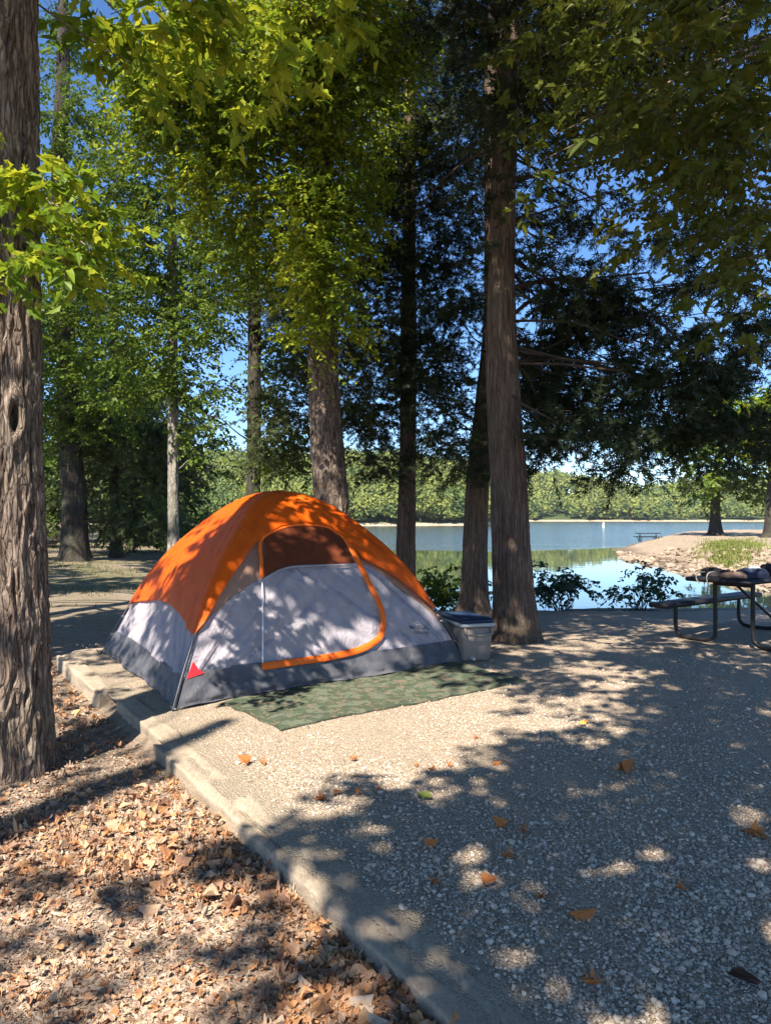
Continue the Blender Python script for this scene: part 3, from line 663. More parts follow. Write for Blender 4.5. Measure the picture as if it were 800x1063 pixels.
def shade_trees():
    trunks = [(-.62, -1.75, .17, 12.5), (-4.6, -3.2, .22, 11), (4.6, -2.6, .24, 11), (5.6, 3.4, .2, 9)]
    labs = ['straight tree standing behind the camera whose trunk shadow crosses the gravel', 'broad leafy tree behind the camera on the left shading the leaf litter', 'broad leafy tree behind the camera on the right shading the gravel', 'leafy tree just outside the right edge that hangs olive leaves into the top corner']
    n = 36000
    qx = RNG.uniform(-7, 8.5, n); qy = RNG.uniform(.8, 13, n); pr = shade_density(qx, qy)
    keep = RNG.uniform(0, 1, n) < pr ** 1.4 * .40; qx = qx[keep]; qy = qy[keep]
    h = RNG.uniform(5.6, 8.6, len(qx)) + np.maximum(0, qy - 7) * .35
    cot = 1 / math.tan(SUN_EL)
    B = np.stack([qx - SUN_XY[0] * cot * h, qy - SUN_XY[1] * cot * h, h], 1)
    # keep them out of the camera's view
    px, py = proj(B); vis = (B[:, 1] > .3) & (py > -70) & (px > -150) & (px < 950); B = B[~vis]
    for (x, y, Yd) in ((25, 190, 4), (60, 205, 4.2), (85, 235, 4.3), (45, 260, 4), (95, 262, 4.3), (130, 20, 5), (180, 30, 5), (250, 30, 5.3), (270, 70, 5.3), (150, 75, 5.2), (330, 20, 5.5), (300, 95, 5.6), (210, 8, 5), (12, 330, 4.4), (12, 480, 4.4), (25, 600, 4.4)):
        w_ = B - P(x, y, Yd); t_ = w_ @ TR; dd = np.linalg.norm(w_ - t_[:, None] * TR, axis=1); B = B[~((dd < .42) & (t_ < 0) & (RNG.uniform(0, 1, len(B)) < .88))]
    n2 = 620; tz = np.concatenate([RNG.uniform(2.6, 6.5, 380), RNG.uniform(.2, 2.6, 240)]); w2_ = RNG.uniform(0, 1, n2) < .45      # leaves added up the sun rays to dapple the two cedar trunks
    tg = np.where(w2_[:, None], np.stack([1.25 + RNG.normal(0, .32, n2), np.full(n2, 11.6), tz], 1), np.stack([1.45 + RNG.normal(0, .38, n2), np.full(n2, 8.8), tz], 1))
    B = np.concatenate([B, tg - TR * np.where(w2_, RNG.uniform(11, 12.5, n2), RNG.uniform(8.6, 10, n2))[:, None]])
    T = np.array([t[:2] for t in trunks]); own = np.argmin(np.linalg.norm(B[:, None, :2] - T[None], axis=2) + np.array([1.2, 0, 0, 0]), 1)
    for k, (x, y, r, ht) in enumerate(trunks):
        root = empty('shade_tree', (x, y, 0)); tag(root, labs[k], 'tree', 'trees that shade the camp site')
        tb = MB(); path = [(x, y, -.1), (x + .03, y, ht * .4), (x - .02, y + .02, ht * .75), (x, y, ht)]
        tube(tb, path, [r * 1.15, r * .95, r * .7, r * .3], 20, 40, 0, bark_disp('furrow', r, k * 7., .08, 0))
        b = B[own == k]; cb = MB()
        if len(b):
            d = RNG.normal(0, 1, b.shape); d[:, 2] *= .25
            twigs(cb, b, d, .5 * RNG.uniform(.6, 1.2, len(b)), 9, .125, T_BROAD, droop=.15, up=1.1, jit=.4)
            for q in RNG.choice(len(b), min(len(b), 12), replace=False):
                z0 = np.clip(b[q][2] - 1.0, 3, ht); limb(tb, (x, y, z0), b[q], .022, .006, .05, wob=.2)
        if k == 3:
            sp = [(700, 95, 45, 30, 30, 0), (745, 130, 40, 34, 28, 0), (660, 50, 45, 26, 26, .6), (770, 60, 40, 34, 24, -.3), (720, 170, 40, 28, 22, .3), (640, 120, 36, 30, 20, .8), (780, 200, 30, 40, 22, 0), (600, 90, 36, 34, 20, 1.2), (765, 270, 34, 34, 22, .4),
                  (690, 210, 36, 24, 14, .9), (575, 140, 30, 26, 12, 1.4), (730, 20, 60, 20, 26, 0), (620, 10, 50, 18, 24, .8), (790, 310, 16, 26, 10, 0), (560, 60, 34, 34, 14, 1.5), (545, 175, 24, 20, 7, 1.5)]
            bl = pxblobs(sp, 4.3, 0, .85); cc = foliage(cb, bl, 'maple', size=.095, clump=4, cs=.24, L=.32)
            foliage(cb, pxblobs([(600, 50, 50, 40, 50), (680, 40, 60, 40, 60), (760, 60, 50, 50, 60), (620, 120, 40, 30, 34), (700, 130, 50, 34, 44), (770, 150, 40, 40, 44), (730, 200, 40, 30, 26), (660, 180, 30, 20, 14), (785, 250, 24, 50, 30), (560, 20, 40, 30, 30)], 7.6, .7, 2.2), 'broad', size=.075, cs=.24, K=10)
            for (c, _, _) in bl: limb(tb, (x, y, c[2] + .1), c, .02, .004, .08)
            foliage(cb, [(np.array([3.6, 3.2, 5.6]), np.array([1.8, 1.5, .9]), 500), (np.array([2.6, 5.6, 7.2]), np.array([2, 1.4, .7]), 160)], 'broad', size=.12)
        tb.build('trunk', M['bark_grey'], root)
        cb.build('crown', [M['leaf_olive' if k == 3 else 'leaf_mid'], M['twig']], root, smooth=False)
shade_trees()
def overstory():  # unseen trees added for shade, leaves set up the sun rays from the ground
    for (x, y, r, ht, lab, n, xr, yr) in [(-6.9, 8.5, .2, 12, 'unseen tree added outside the left edge so its high crown shades the ground left of the tent', 2600, (-11, -2.2), (8.8, 17)), (-15.5, 17, .26, 17, 'unseen tall tree added outside the left edge to shade the ground before the wood', 3000, (-19, -3.5), (16, 31))]:
        qx = RNG.uniform(*xr, n); qy = RNG.uniform(*yr, n); k = noise(np.stack([qx * .9, qy * .45, qx * 0 + 4], -1)) > -.12; qx, qy = qx[k], qy[k]
        h = (1.48 + .72 * qy) / 1.56 * RNG.uniform(1.08, 1.35, len(qx)) + .3; cot = 1 / math.tan(SUN_EL)
        B = np.stack([qx - SUN_XY[0] * cot * h, qy - SUN_XY[1] * cot * h, h], 1); root = empty('shade_tree', (x, y, -.1)); tag(root, lab, 'tree', 'trees that shade the camp site')
        tb = MB(); tube(tb, [(x, y, -.3), (x, y, ht * .5), (x + .1, y, ht)], [r, r * .8, r * .3], 16, 30, 0, bark_disp('furrow', r, x, .08, 0)); cb = MB()
        d = RNG.normal(0, 1, B.shape); d[:, 2] *= .25; twigs(cb, B, d, .7 * RNG.uniform(.6, 1.2, len(B)), 9, .21, T_BROAD, droop=.15, up=1.1, jit=.4, stick=.005)
        for q in RNG.choice(len(B), 22, replace=False): limb(tb, (x, y, np.clip(B[q][2] - 1.5, 3, ht)), B[q], .05, .012, .05)
        tb.build('trunk', M['bark_dark'], root); cb.build('crown', [M['leaf_mid'], M['twig']], root, smooth=False)
overstory()
# near overhanging oak branch at top left, from a tree standing beside the camera on the left
def over_oak():
    x, y = -3.6, 1.8; root = empty('oak_tree', (x, y, -.1)); tag(root, 'oak just outside the left edge hanging large yellow-green leaves across the top', 'tree')
    tb = MB(); tube(tb, [(x, y, -.3), (x + .1, y, 2.5), (x, y + .1, 6), (x + .1, y, 9)], [.24, .2, .17, .08], 24, 50, 0, bark_disp('furrow', .2, 2., .1, 0))
    sp = [(130, 20, 40, 20, 12, 0), (180, 30, 36, 20, 12, 0), (250, 30, 40, 26, 14, .3), (270, 70, 30, 20, 9, .3), (150, 75, 26, 18, 6, .2), (330, 20, 36, 18, 10, .5), (210, 8, 40, 14, 10, 0), (175, 60, 22, 16, 5, .1), (300, 95, 20, 16, 4, .6), (110, 5, 24, 10, 6, 0), (380, 8, 30, 12, 6, .8)]
    bl = pxblobs(sp, 5.0, 0, 1.2); cb = MB(); foliage(cb, bl, 'oak', size=.125, clump=3, cs=.2, L=.28)
    for (c, _, _) in bl[:7]: limb(tb, (x, y, c[2] + .3), c, .02, .004, .05)
    tb.build('trunk', M['bark_grey'], root); cb.build('crown', [M['leaf_bright'], M['twig']], root, smooth=False)
over_oak()
ORD = 'first second third fourth fifth sixth seventh eighth ninth tenth eleventh twelfth thirteenth fourteenth fifteenth sixteenth seventeenth eighteenth nineteenth twentieth twenty-first twenty-second twenty-third twenty-fourth twenty-fifth twenty-sixth twenty-seventh twenty-eighth'.split()
# ------------------------------------------------------------------ far shore
def crown_clumps(mb, c, r, n, size, m=0):
    v = unit(RNG.normal(size=(n, 3))); v[:, 2] = np.abs(v[:, 2]) * 1.1 - .25; v = unit(v)
    p = np.asarray(c) + v * np.asarray(r) * RNG.uniform(.72, 1.04, (n, 1)); p += RNG.normal(0, .06, p.shape) * r
    put_leaves(mb, T_BROAD, p, RNG.normal(size=(n, 3)), v + RNG.normal(0, .6, (n, 3)), size * RNG.uniform(.6, 1.4, n), m)
def far_leaf(name, cols):
    m = N(name); f = m.math('ADD', m.math('MULTIPLY', m.island(), .3), m.math('MULTIPLY', m.rmap(m.noise(.075, 3), .36, .64), .7))
    return m.done(m.ramp(f, [(i / (len(cols) - 1), q) for i, q in enumerate(cols)]), .7, None, .2, 0, .2)
M['far_leaf'] = far_leaf('far_leaf', [(.06, .10, .035), (.11, .16, .045), (.18, .22, .055), (.27, .28, .065), (.14, .19, .05), (.07, .11, .04)])
def bare(X, Y): return ((X - 93) / 9.5) ** 2 + ((Y - 402) / 14) ** 2 < 1
mb = MB()
for k in range(3600):
    if k < 2300: X = RNG.uniform(-140, 60); D = RNG.uniform(1, 95)
    else: X = RNG.uniform(45, 330); D = RNG.uniform(1, 110)
    Y = farshore(X) + D
    if abs(X / Y) > .62 or bare(X, Y): continue
    z = float(hill(np.array(X), np.array(Y))); h = RNG.uniform(4.5, 11) * (.75 if D < 8 else 1)
    s = Y / 230
    crown_clumps(mb, (X, Y, z + h * .52), (h * .48, h * .48, h * .55), int(230 if s < 1.4 else 130), .68 * s)
tag(mb.build('far_woodland', [M['far_leaf']], None, False), 'wooded hillside closing the far side of the lake', 'woodland', kind='stuff')
for i, (px, hh) in enumerate([(212, 6), (238, 8), (300, 7), (375, 9), (402, 7), (437, 10), (455, 8), (476, 9), (506, 8), (556, 9), (618, 10), (632, 8), (655, 11), (672, 9)]):
    Y0 = 215 if px < 545 else 396; X = (px - 400) / F * Y0; Y = float(farshore(X)) + 3; z = float(hill(np.array(X), np.array(Y)))
    r = empty('shore_tree', (X, Y, z)); tag(r, 'rounded far-shore tree at the waterline, ' + ORD[i] + ' from the left', 'tree', 'trees along the far waterline')
    t = MB(); tube(t, [(X, Y, z - .3), (X, Y, z + hh * .5)], [.25, .15], 6, 4); t.build('trunk', M['bark_dark'], r)
    c = MB()
    for q in range(6): crown_clumps(c, (X + RNG.normal(0, hh * .22), Y + RNG.normal(0, 1), z + hh * RNG.uniform(.35, .8)), np.array([1, 1, .85]) * hh * .26, 110, .8 * Y0 / 215)
    c.build('crown', [M['far_leaf']], r, False)

# trees on the spit
for (px, Yt, h, w, lm, lab, pr) in [(742, 66, 12.5, 5.2, 'leaf_mid', 'green tree with a dark flared trunk standing alone on the gravel spit', .62), (799, 58, 11, 3.6, 'leaf_bright', 'yellow-green tree at the right picture edge on the spit', .5)]:
    X = (px - 400) / F * Yt; z = float(spitz(np.array([X]), np.array([Yt]))[0]); bl = []
    for q in range(22):
        a = RNG.uniform(0, 6.28); zz = RNG.uniform(.22 if px < 780 else .5, 1) * h; rr_ = w * math.sqrt(max(.1, 1 - (zz / h - .45) ** 2 * 3)) * RNG.uniform(.2, .8)
        bl.append((np.array([X + math.cos(a) * rr_, Yt + math.sin(a) * rr_, z + zz]), np.array([w * .36, w * .36, w * .24]), 42))
    tree('spit_tree', lab, None, [(X, Yt, z - .1), (X, Yt, z + 3), (X + .3, Yt, z + h * .7)], [pr, pr * .6, .15], 'bark_dark', 'plain', bl, 'broad', lm, 20, 30, .5, size=.42, cs=.9, L=1.0, subl=2)
# rubble and grass on the spit
def rocks(mb, pos, size, flat=.7, m=0, el=1.0):
    t = (1 + 5 ** .5) / 2
    V = unit(np.array([(-1, t, 0), (1, t, 0), (-1, -t, 0), (1, -t, 0), (0, -1, t), (0, 1, t), (0, -1, -t), (0, 1, -t), (t, 0, -1), (t, 0, 1), (-t, 0, -1), (-t, 0, 1)], float))
    Fc = np.array([(0, 11, 5), (0, 5, 1), (0, 1, 7), (0, 7, 10), (0, 10, 11), (1, 5, 9), (5, 11, 4), (11, 10, 2), (10, 7, 6), (7, 1, 8), (3, 9, 4), (3, 4, 2), (3, 2, 6), (3, 6, 8), (3, 8, 9), (4, 9, 5), (2, 4, 11), (6, 2, 10), (8, 6, 7), (9, 8, 1)])
    n = len(pos); X = V[None] * RNG.uniform(.72, 1.25, (n, 12, 1)); X = X * RNG.uniform(.55, 1.25, (n, 1, 3)) * np.array([el, 1 / el ** .5, 1 / el])
    q = unit(RNG.normal(size=(n, 4))); w_, x, y, z = q.T
    R = np.stack([1 - 2 * (y * y + z * z), 2 * (x * y - z * w_), 2 * (x * z + y * w_), 2 * (x * y + z * w_), 1 - 2 * (x * x + z * z), 2 * (y * z - x * w_), 2 * (x * z - y * w_), 2 * (y * z + x * w_), 1 - 2 * (x * x + y * y)], -1).reshape(n, 3, 3)
    X = np.einsum('nij,nkj->nki', R, X); X[..., 2] *= flat; X = X * np.asarray(size).reshape(-1, 1, 1) * .5 + np.asarray(pos)[:, None]
    mb.add(X.reshape(-1, 3), [(Fc[None] + (np.arange(n) * 12)[:, None, None]).reshape(-1, 3)], m)
mb = MB(); n = 900; px = RNG.uniform(640, 800, n); t = RNG.uniform(0, 1, n); base = np.interp(px, [640, 668, 700, 770, 800], [571, 581, 588, 602, 606]); py = base - t * np.interp(px, [640, 700, 800], [6, 16, 28])
Yr = 2.2 * F / (py - HZ); Xr = (px - 400) / F * Yr
rocks(mb, np.stack([Xr, Yr, spitz(Xr, Yr) + .05], 1), RNG.uniform(.10, .38, n) * (1 + (RNG.uniform(0, 1, n) > .93)))
mr = N('rubble'); M['rubble'] = mr.done(mr.mix(.5, mr.ramp(mr.island(), [(0, (.14, .10, .075)), (.5, (.33, .25, .18)), (1, (.40, .32, .24))]), (.27, .20, .14)), .9)
tag(mb.build('shore_rubble', M['rubble'], None, False), 'brown broken rock lying along the bank of the spit', 'rubble', kind='stuff')
def grass(mb, pos, h, m=0, lean=.35, w=.006):
    n = len(pos); a = RNG.uniform(0, 6.28, n); d = np.stack([np.cos(a), np.sin(a), 0 * a], 1); s = np.stack([-np.sin(a), np.cos(a), 0 * a], 1) * np.asarray(w).reshape(-1, 1) if np.ndim(w) else np.stack([-np.sin(a), np.cos(a), 0 * a], 1) * w
    h = np.asarray(h).reshape(-1, 1); up = np.array([0, 0, 1.]); ln = RNG.uniform(.1, lean * 2, (n, 1))
    V = np.stack([pos - s, pos + s, pos + up * h * .55 + d * h * ln * .35 + s * .7, pos + up * h * .55 + d * h * ln * .35 - s * .7, pos + up * h + d * h * ln], 1).reshape(-1, 3); o = (np.arange(n) * 5)[:, None]
    mb.add(V, [np.array([[0, 1, 2, 3]]) + o, np.array([[3, 2, 4]]) + o], m)
M['grass'] = leaf_mat('grass', [(.09, .13, .02), (.15, .19, .035), (.24, .24, .07), (.11, .16, .03)], .3, .6)
M['grass_dry'] = leaf_mat('grass_dry', [(.08, .09, .03), (.15, .15, .06), (.26, .23, .12), (.09, .11, .03)], .3, .7)
mb = MB(); n = 5000; px = RNG.normal(757, 17, n); py = RNG.normal(576, 4, n); py = np.clip(py, 562, 592); Yr = 2.1 * F / (py - HZ); Xr = (px - 400) / F * Yr; ok = pdist(Xr, Yr, SP) > 1.5
Xr, Yr = Xr[ok], Yr[ok]; grass(mb, np.stack([Xr, Yr, spitz(Xr, Yr)], 1), RNG.uniform(.12, .3, len(Xr)), w=.025)
tag(mb.build('spit_grass', M['grass'], None, False), 'bright green grass patch on the bank of the spit', 'grass', kind='stuff')
# distant picnic table on the spit and the pale buoy
def far_table(px, Y):
    X = (px - 400) / F * Y; z = float(spitz(np.array([X]), np.array([Y]))[0]); r = empty('picnic_table', (X, Y, z)); tag(r, 'tiny distant picnic table standing on the tip of the spit', 'picnic table')
    for nm, c, s in (('table_top', (0, 0, .75), (2.0, .8, .06)), ('seat', (0, -.75, .45), (2.0, .3, .05)), ('seat', (0, .75, .45), (2.0, .3, .05))):
        b = MB(); box(b, np.array([X, Y, z]) + np.array(c), *s); b.build(nm, M['metal_dark'], r, False)
    for s in (-.7, .7):
        b = MB(); tube(b, [(X + s, Y - .7, z + .45), (X + s, Y - .2, z), (X + s, Y, z + .7), (X + s, Y + .2, z), (X + s, Y + .7, z + .45)], .035, 6); b.build('leg', M['metal_dark'], r)
m_ = N('coated_metal_dark'); M['metal_dark'] = m_.done((.015, .014, .014), .5, m_.bump(m_.noise(200, 2), .2, .002), .4)
far_table(672, 64)
b = MB(); p = G(626, 547.5, WZ); tube(b, [p + (0, 0, -.3), p + (0, 0, .0), p + (0, 0, .9), p + (0, 0, 1.25)], [.22, .3, .22, .08], 10, 10)
tag(b.build('buoy', N('buoy_white').done((.8, .8, .78), .5)), 'small white marker buoy floating in the open lake', 'buoy')

# ------------------------------------------------------------------ shrubs and undergrowth
def bush(label, bl, zb, style='broad', leafm='leaf_glossy', cat='bush', group=None, name='shore_bush', **kw):
    c0 = np.mean([b_[0] for b_ in bl], 0); base = np.array([c0[0], c0[1], zb]); r = empty(name, base); tag(r, label, cat, group)
    cb = MB(); cc = foliage(cb, bl, style, 0, 1, **kw); sb = MB()
    for k in cc:
        for q in k[:8]: limb(sb, base + RNG.normal(0, .06, 3) * (1, 1, 0), q, .010, .003, .03, 7, 5)
    sb.build('stem', M['twig'], r); cb.build('crown', [M[leafm], M['twig']], r, False)
bush('rounded dark green bush on the bank just right of the main trunk', pxblobs([(578, 604, 20, 14, 60), (598, 610, 12, 14, 30), (566, 612, 14, 10, 26)], 12.0, .2, 1.3), -.15, size=.075, cs=.16, L=.22, clump=5)
bush('loose glossy sapling bush between the rounded bush and the picnic table', pxblobs([(672, 606, 16, 12, 26), (655, 616, 14, 8, 18), (690, 618, 12, 8, 12), (640, 624, 14, 4, 8), (668, 598, 7, 8, 8)], 11.9, .2, 1.3), -.15, size=.075, cs=.16, L=.22, clump=4)
bush('leafy bush on the bank between the tent and the two cedar trunks', pxblobs([(455, 610, 18, 12, 50), (470, 618, 12, 10, 26), (440, 614, 12, 12, 30), (462, 596, 8, 7, 12)], 13.2, .2, 1.3), -.1, size=.085, cs=.18, L=.24, clump=5, leafm='leaf_mid')
bush('sprig of leaves at the foot of the leaning cedar by the water', pxblobs([(520, 622, 8, 8, 8), (512, 612, 5, 8, 5)], 12.4, .1, 1.3), -.1, size=.07, cs=.12, L=.2, clump=3, leafm='leaf_dark')
for (x, Y, h, lm, lab) in [(-10.4, 30, 2.4, 'leaf_cedar_pale', 'grey-green shrub between the two dark trunks at the wood edge'), (-14.8, 33, 2.8, 'leaf_dark', 'dark shrub left of the thick dark trunk'), (-8.2, 32, 2.2, 'leaf_mid', 'light green shrub showing left of the tent beside the pale trunk'),
                           (-11.8, 36, 3.0, 'leaf_mid', 'sunlit shrub deeper in the wood behind the narrow cedar'), (-6.8, 34, 1.7, 'leaf_mid', 'low shrub by the left water sliver'), (-17.5, 34, 3, 'leaf_mid', 'shrub at the far left beside the furrowed trunk')]:
    bl = [(np.array([x + RNG.uniform(-1, 1), Y + RNG.uniform(-.8, .8), -.1 + h * RNG.uniform(.3, .8)]), np.array([.9, .8, h * .3]), 60) for q in range(6)]
    bush(lab, bl, -.15, 'broad', lm, 'shrub', 'shrubs along the wood edge', 'woodland_shrub', size=.16, cs=.35, L=.5)
# thin grass on the shaded left ground
mb = MB(); n = 16000; Yr = 1 / RNG.uniform(1 / 34., 1 / 13., n); Xr = Yr * RNG.uniform(-.55, -.2, n); k = noise(np.stack([Xr * .5, Yr * .5, Xr * 0], -1)) + .35 > RNG.uniform(0, 1, n)
Xr, Yr = Xr[k], Yr[k]; k = edge_along(Xr, Yr) < -.3; Xr, Yr = Xr[k], Yr[k]
grass(mb, np.stack([Xr, Yr, terrain(Xr, Yr)], 1), RNG.uniform(.03, .09, len(Xr)), w=.008)
tag(mb.build('woodland_grass', M['grass_dry'], None, False), 'thin dry grass on the shaded ground left of the tent', 'grass', kind='stuff')

# ------------------------------------------------------------------ timbers
def timber(a0, a1, off, w, h, label, ztop=.02, twist=0.0, dirx=None, org=None, seed=0):
    """weathered square timber along the pad edge, from a0 to a1 metres along it"""
    d = np.r_[ED, 0] if dirx is None else np.r_[dirx, 0]; nrm = np.r_[EN, 0] if dirx is None else np.r_[-dirx[1], dirx[0], 0]
    org = np.r_[E0, 0] if org is None else org
    nL = max(24, int((a1 - a0) * 28)); t = np.linspace(a0, a1, nL); prof = []; b = .009
    hw = w / 2; cs = []
    for (sx, sz) in ((-1, -1), (1, -1), (1, 1), (-1, 1)):
        c = np.array([sx * (hw - b), sz * (h / 2 - b)]); a0_ = math.atan2(sz, sx)
        for q in (-.6, 0, .6): cs.append(c + b * np.array([math.cos(a0_ + q), math.sin(a0_ + q)]))
    # extra points along the sides
    P2 = []
    for i in range(len(cs)):
        p, q = cs[i], cs[(i + 1) % len(cs)]; k = max(1, int(np.linalg.norm(q - p) / .02))
        P2 += [p + (q - p) * j / k for j in range(k)]
    P2 = np.array(P2); m = len(P2)
    X = np.zeros((m, nL, 3)); X += org + d * t[None, :, None] + nrm * (off + hw + P2[:, None, 0:1] + twist * (t[None, :, None] - a0)) + np.array([0, 0, 1]) * (ztop - h / 2 + P2[:, None, 1:2])
    o = np.stack([t[None] * 3 + seed + 0 * P2[:, :1], P2[:, 0:1] * 22 + 0 * t[None], P2[:, 1:2] * 22 + 0 * t[None]], -1)
    dv = .005 * fbm(o, 3) + .0035 * noise(o * np.array([1.5, 3, 3])) - .006 * np.clip(noise(o * np.array([.7, 1.6, 1.6]) + 5) - .35, 0, 1) * 4; ec = np.minimum(t - a0, a1 - t)[None]; dv = dv - .02 * np.exp(-ec / .02)
    rad = unit(nrm[None] * P2[:, 0:1] + np.array([[0, 0, 1]]) * P2[:, 1:2]); X += dv[..., None] * rad[:, None]
    mb = MB(); mb.add(X.reshape(-1, 3), [grid_faces(m, nL, True)]); mb.add(X[:, 0], [np.arange(m)[::-1][None]]); mb.add(X[:, -1], [np.arange(m)[None]])
    return tag(mb.build('landscape_timber', M['timber']), label, 'timber', 'timbers edging the gravel pad')
LT = edge_along(*E1)
a1_ = edge_along(*G(98, 722)[:2]); a2_ = edge_along(*G(107, 729)[:2]); a3_ = edge_along(*G(150, 772)[:2])
timber(0, a1_, -.02, .17, .17, 'short weathered timber at the back corner of the pad, left of the tent', .016, 0, seed=1)
timber(a2_, a3_ - .02, .06, .17, .18, 'middle timber set slightly inwards, below the left tent corner', .014, 0, seed=5)
timber(a3_ + .02, LT + 1.2, .0, .19, .17, 'long dusty timber running from the tent corner to the bottom edge', .006, 0, seed=9)
timber(.0, 3.2, .0, .15, .16, 'timber along the back edge of the pad, partly hidden behind the tent', .02, 0, EN * 1.0, np.r_[E0, 0] + np.r_[EN, 0] * .16, 13)

# ------------------------------------------------------------------ loose gravel, chips, litter
def scatter(n, y0, y1, x0=-.56, x1=.56):
    Y = 1 / RNG.uniform(1 / y1, 1 / y0, n); return Y * RNG.uniform(x0, x1, n), Y
X, Y = scatter(150000, 2.0, 8.5); k = edge_side(X, Y) > .17; X, Y = X[k], Y[k]
k = (fbm(np.stack([X * 1.7, Y * 1.7, X * 0], -1), 3) + .55 > RNG.uniform(0, 1, len(X))) & (edge_side(X, Y) > .2 + RNG.uniform(0, .25, len(X))); X, Y = X[k], Y[k]
sz = np.clip(RNG.lognormal(math.log(.0088), .45, len(X)), .004, .034)
mb = MB(); rocks(mb, np.stack([X, Y, padz(X, Y) + sz * .18], 1), sz, .75)
tag(mb.build('gravel', M['stone'], None, False), 'loose crushed limestone chips covering the pad', 'gravel', kind='stuff')
def litter(n, y0, y1, cond, size, tmpls, zf, tilt=.35):
    X, Y = scatter(n, y0, y1); k = cond(X, Y); X, Y = X[k], Y[k]; n = len(X); a = RNG.uniform(0, 6.28, n)
    out = MB(); idx = RNG.integers(0, len(tmpls), n); ax = np.stack([np.cos(a), np.sin(a), RNG.normal(0, tilt * .6, n)], 1); no = np.array([0, 0, 1.]) + RNG.normal(0, tilt, (n, 3))
    sz = np.clip(size[0] * np.exp(RNG.normal(0, size[1], n)), 0, size[0] * 1.75); pos = np.stack([X, Y, zf(X, Y) + RNG.uniform(.004, .02, n)], 1)
    for i, t in enumerate(tmpls): q = idx == i; put_leaves(out, t, pos[q], ax[q], no[q], sz[q])
    return out
def curl(t, c, b, seed):
    r = np.random.default_rng(seed); V = t[0].copy(); V[:, 2] = c * V[:, 1] ** 2 * 3 + 1.6 * b * (V[:, 0] - .5) ** 2 + r.normal(0, .035, len(V)); V[:, 1] *= r.uniform(.8, 1.1); return V, t[1]
DRY = [curl(T_OAKF, 1.2, .5, 1), curl(T_OAKF, -.6, 1.1, 31), curl(T_OAKF, 1.6, -.2, 33), curl(T_OAKF, .5, -.6, 2), curl(T_OAKF, -.9, .4, 3), curl(T_LEAF, .9, .5, 4), curl(T_LEAF, 1.5, -.5, 5), curl(T_LEAF, 2.2, .6, 6), curl(T_OAKF, .3, .2, 7)]
left = lambda X, Y: (edge_side(X, Y) < -.02) & ((X + 2.3) ** 2 + (Y - 4.5) ** 2 > .06)
dens = lambda X, Y: np.clip(.10 + 1.3 * fbm(np.stack([X * 1.2, Y * 1.2, X * 0 + 3], -1), 3) + .75 * np.exp(edge_side(X, Y) / .35), 0, 1)
tag(litter(10500, 2.0, 9, lambda X, Y: left(X, Y) & (RNG.uniform(0, 1, len(X)) < dens(X, Y)), (.052, .36), DRY, terrain, .3).build('leaf_litter', M['dry_leaf'], None, False), 'dry orange and brown leaves heaped below the timbers', 'leaf litter', kind='stuff')
X, Y = scatter(90000, 2.0, 9, -.56, .3); k = left(X, Y); X, Y = X[k], Y[k]; n = len(X); mb = MB()
sz = np.clip(RNG.lognormal(math.log(.012), .5, n), .004, .04); rocks(mb, np.stack([X, Y, terrain(X, Y) + .003], 1), sz, .4, el=2.2)
tag(mb.build('wood_chips', M['chips'], None, False), 'bleached wood chips and grit under the fallen leaves', 'wood chips', kind='stuff')
tag(litter(30000, 2.0, 9, lambda X, Y: left(X, Y) & (RNG.uniform(0, 1, len(X)) < .25 + dens(X, Y)), (.022, .4), [DRY[0], DRY[5], DRY[6], curl(T_LEAF, -1.2, .4, 41), curl(T_OAKF, 1.0, .9, 42)], terrain, .5).build('leaf_crumbs', M['dry_leaf'], None, False), 'small broken bits of dry leaf among the wood chips', 'leaf bits', kind='stuff')
# twigs lying about
for (x0, y0, x1, y1, tl) in [(190, 850, 150, 880, 'thin dead twig on the litter pointing towards the furrowed trunk'), (205, 840, 208, 895, 'thin dead twig lying nearly straight towards the camera on the litter'), (100, 905, 160, 890, 'thin dead twig lying crosswise in the lower left litter')]:
    p, q = G(x0, y0, -.11), G(x1, y1, -.10); b = MB(); limb(b, p, q, .006, .003, .03, 10, 5)
    tag(b.build('twig', M['twig']), tl, 'twig', 'twigs lying on the litter')
LV = [(262, 792, .10), (255, 796, .07), (275, 795, .08), (324, 832, .10), (372, 790, .07), (345, 828, .06), (392, 828, .07), (447, 803, .06), (468, 800, .07), (448, 806, .05), (374, 832, .06), (528, 862, .09), (545, 868, .07), (520, 892, .08), (455, 882, .08), (512, 916, .10), (450, 918, .07),
      (655, 800, .16), (765, 862, .16), (590, 958, .12), (626, 1026, .08), (492, 768, .05), (510, 795, .07), (605, 752, .05), (430, 795, .05), (560, 930, .07), (700, 925, .05), (330, 740, .04)]
LV.sort(); M['leaf_rust'] = N('leaf_rust').done((.44, .16, .05), .7, None, .2, 0, .12)
for i, (px, py, s) in enumerate(LV):
    p = G(px, py); p[2] = float(padz(p[0:1], p[1:2])[0]) + .012; b = MB(); a = RNG.uniform(0, 6.28)
    put_leaves(b, DRY[i % 6], p[None], np.array([[math.cos(a), math.sin(a), .05]]), np.array([[.05, -.25, 1.]]), s * .9)
    tag(b.build('fallen_leaf', M['leaf_rust'], None, False), 'curled dry brown leaf lying loose on the gravel, ' + ORD[i] + ' from the left', 'fallen leaf', 'dry leaves scattered on the gravel')
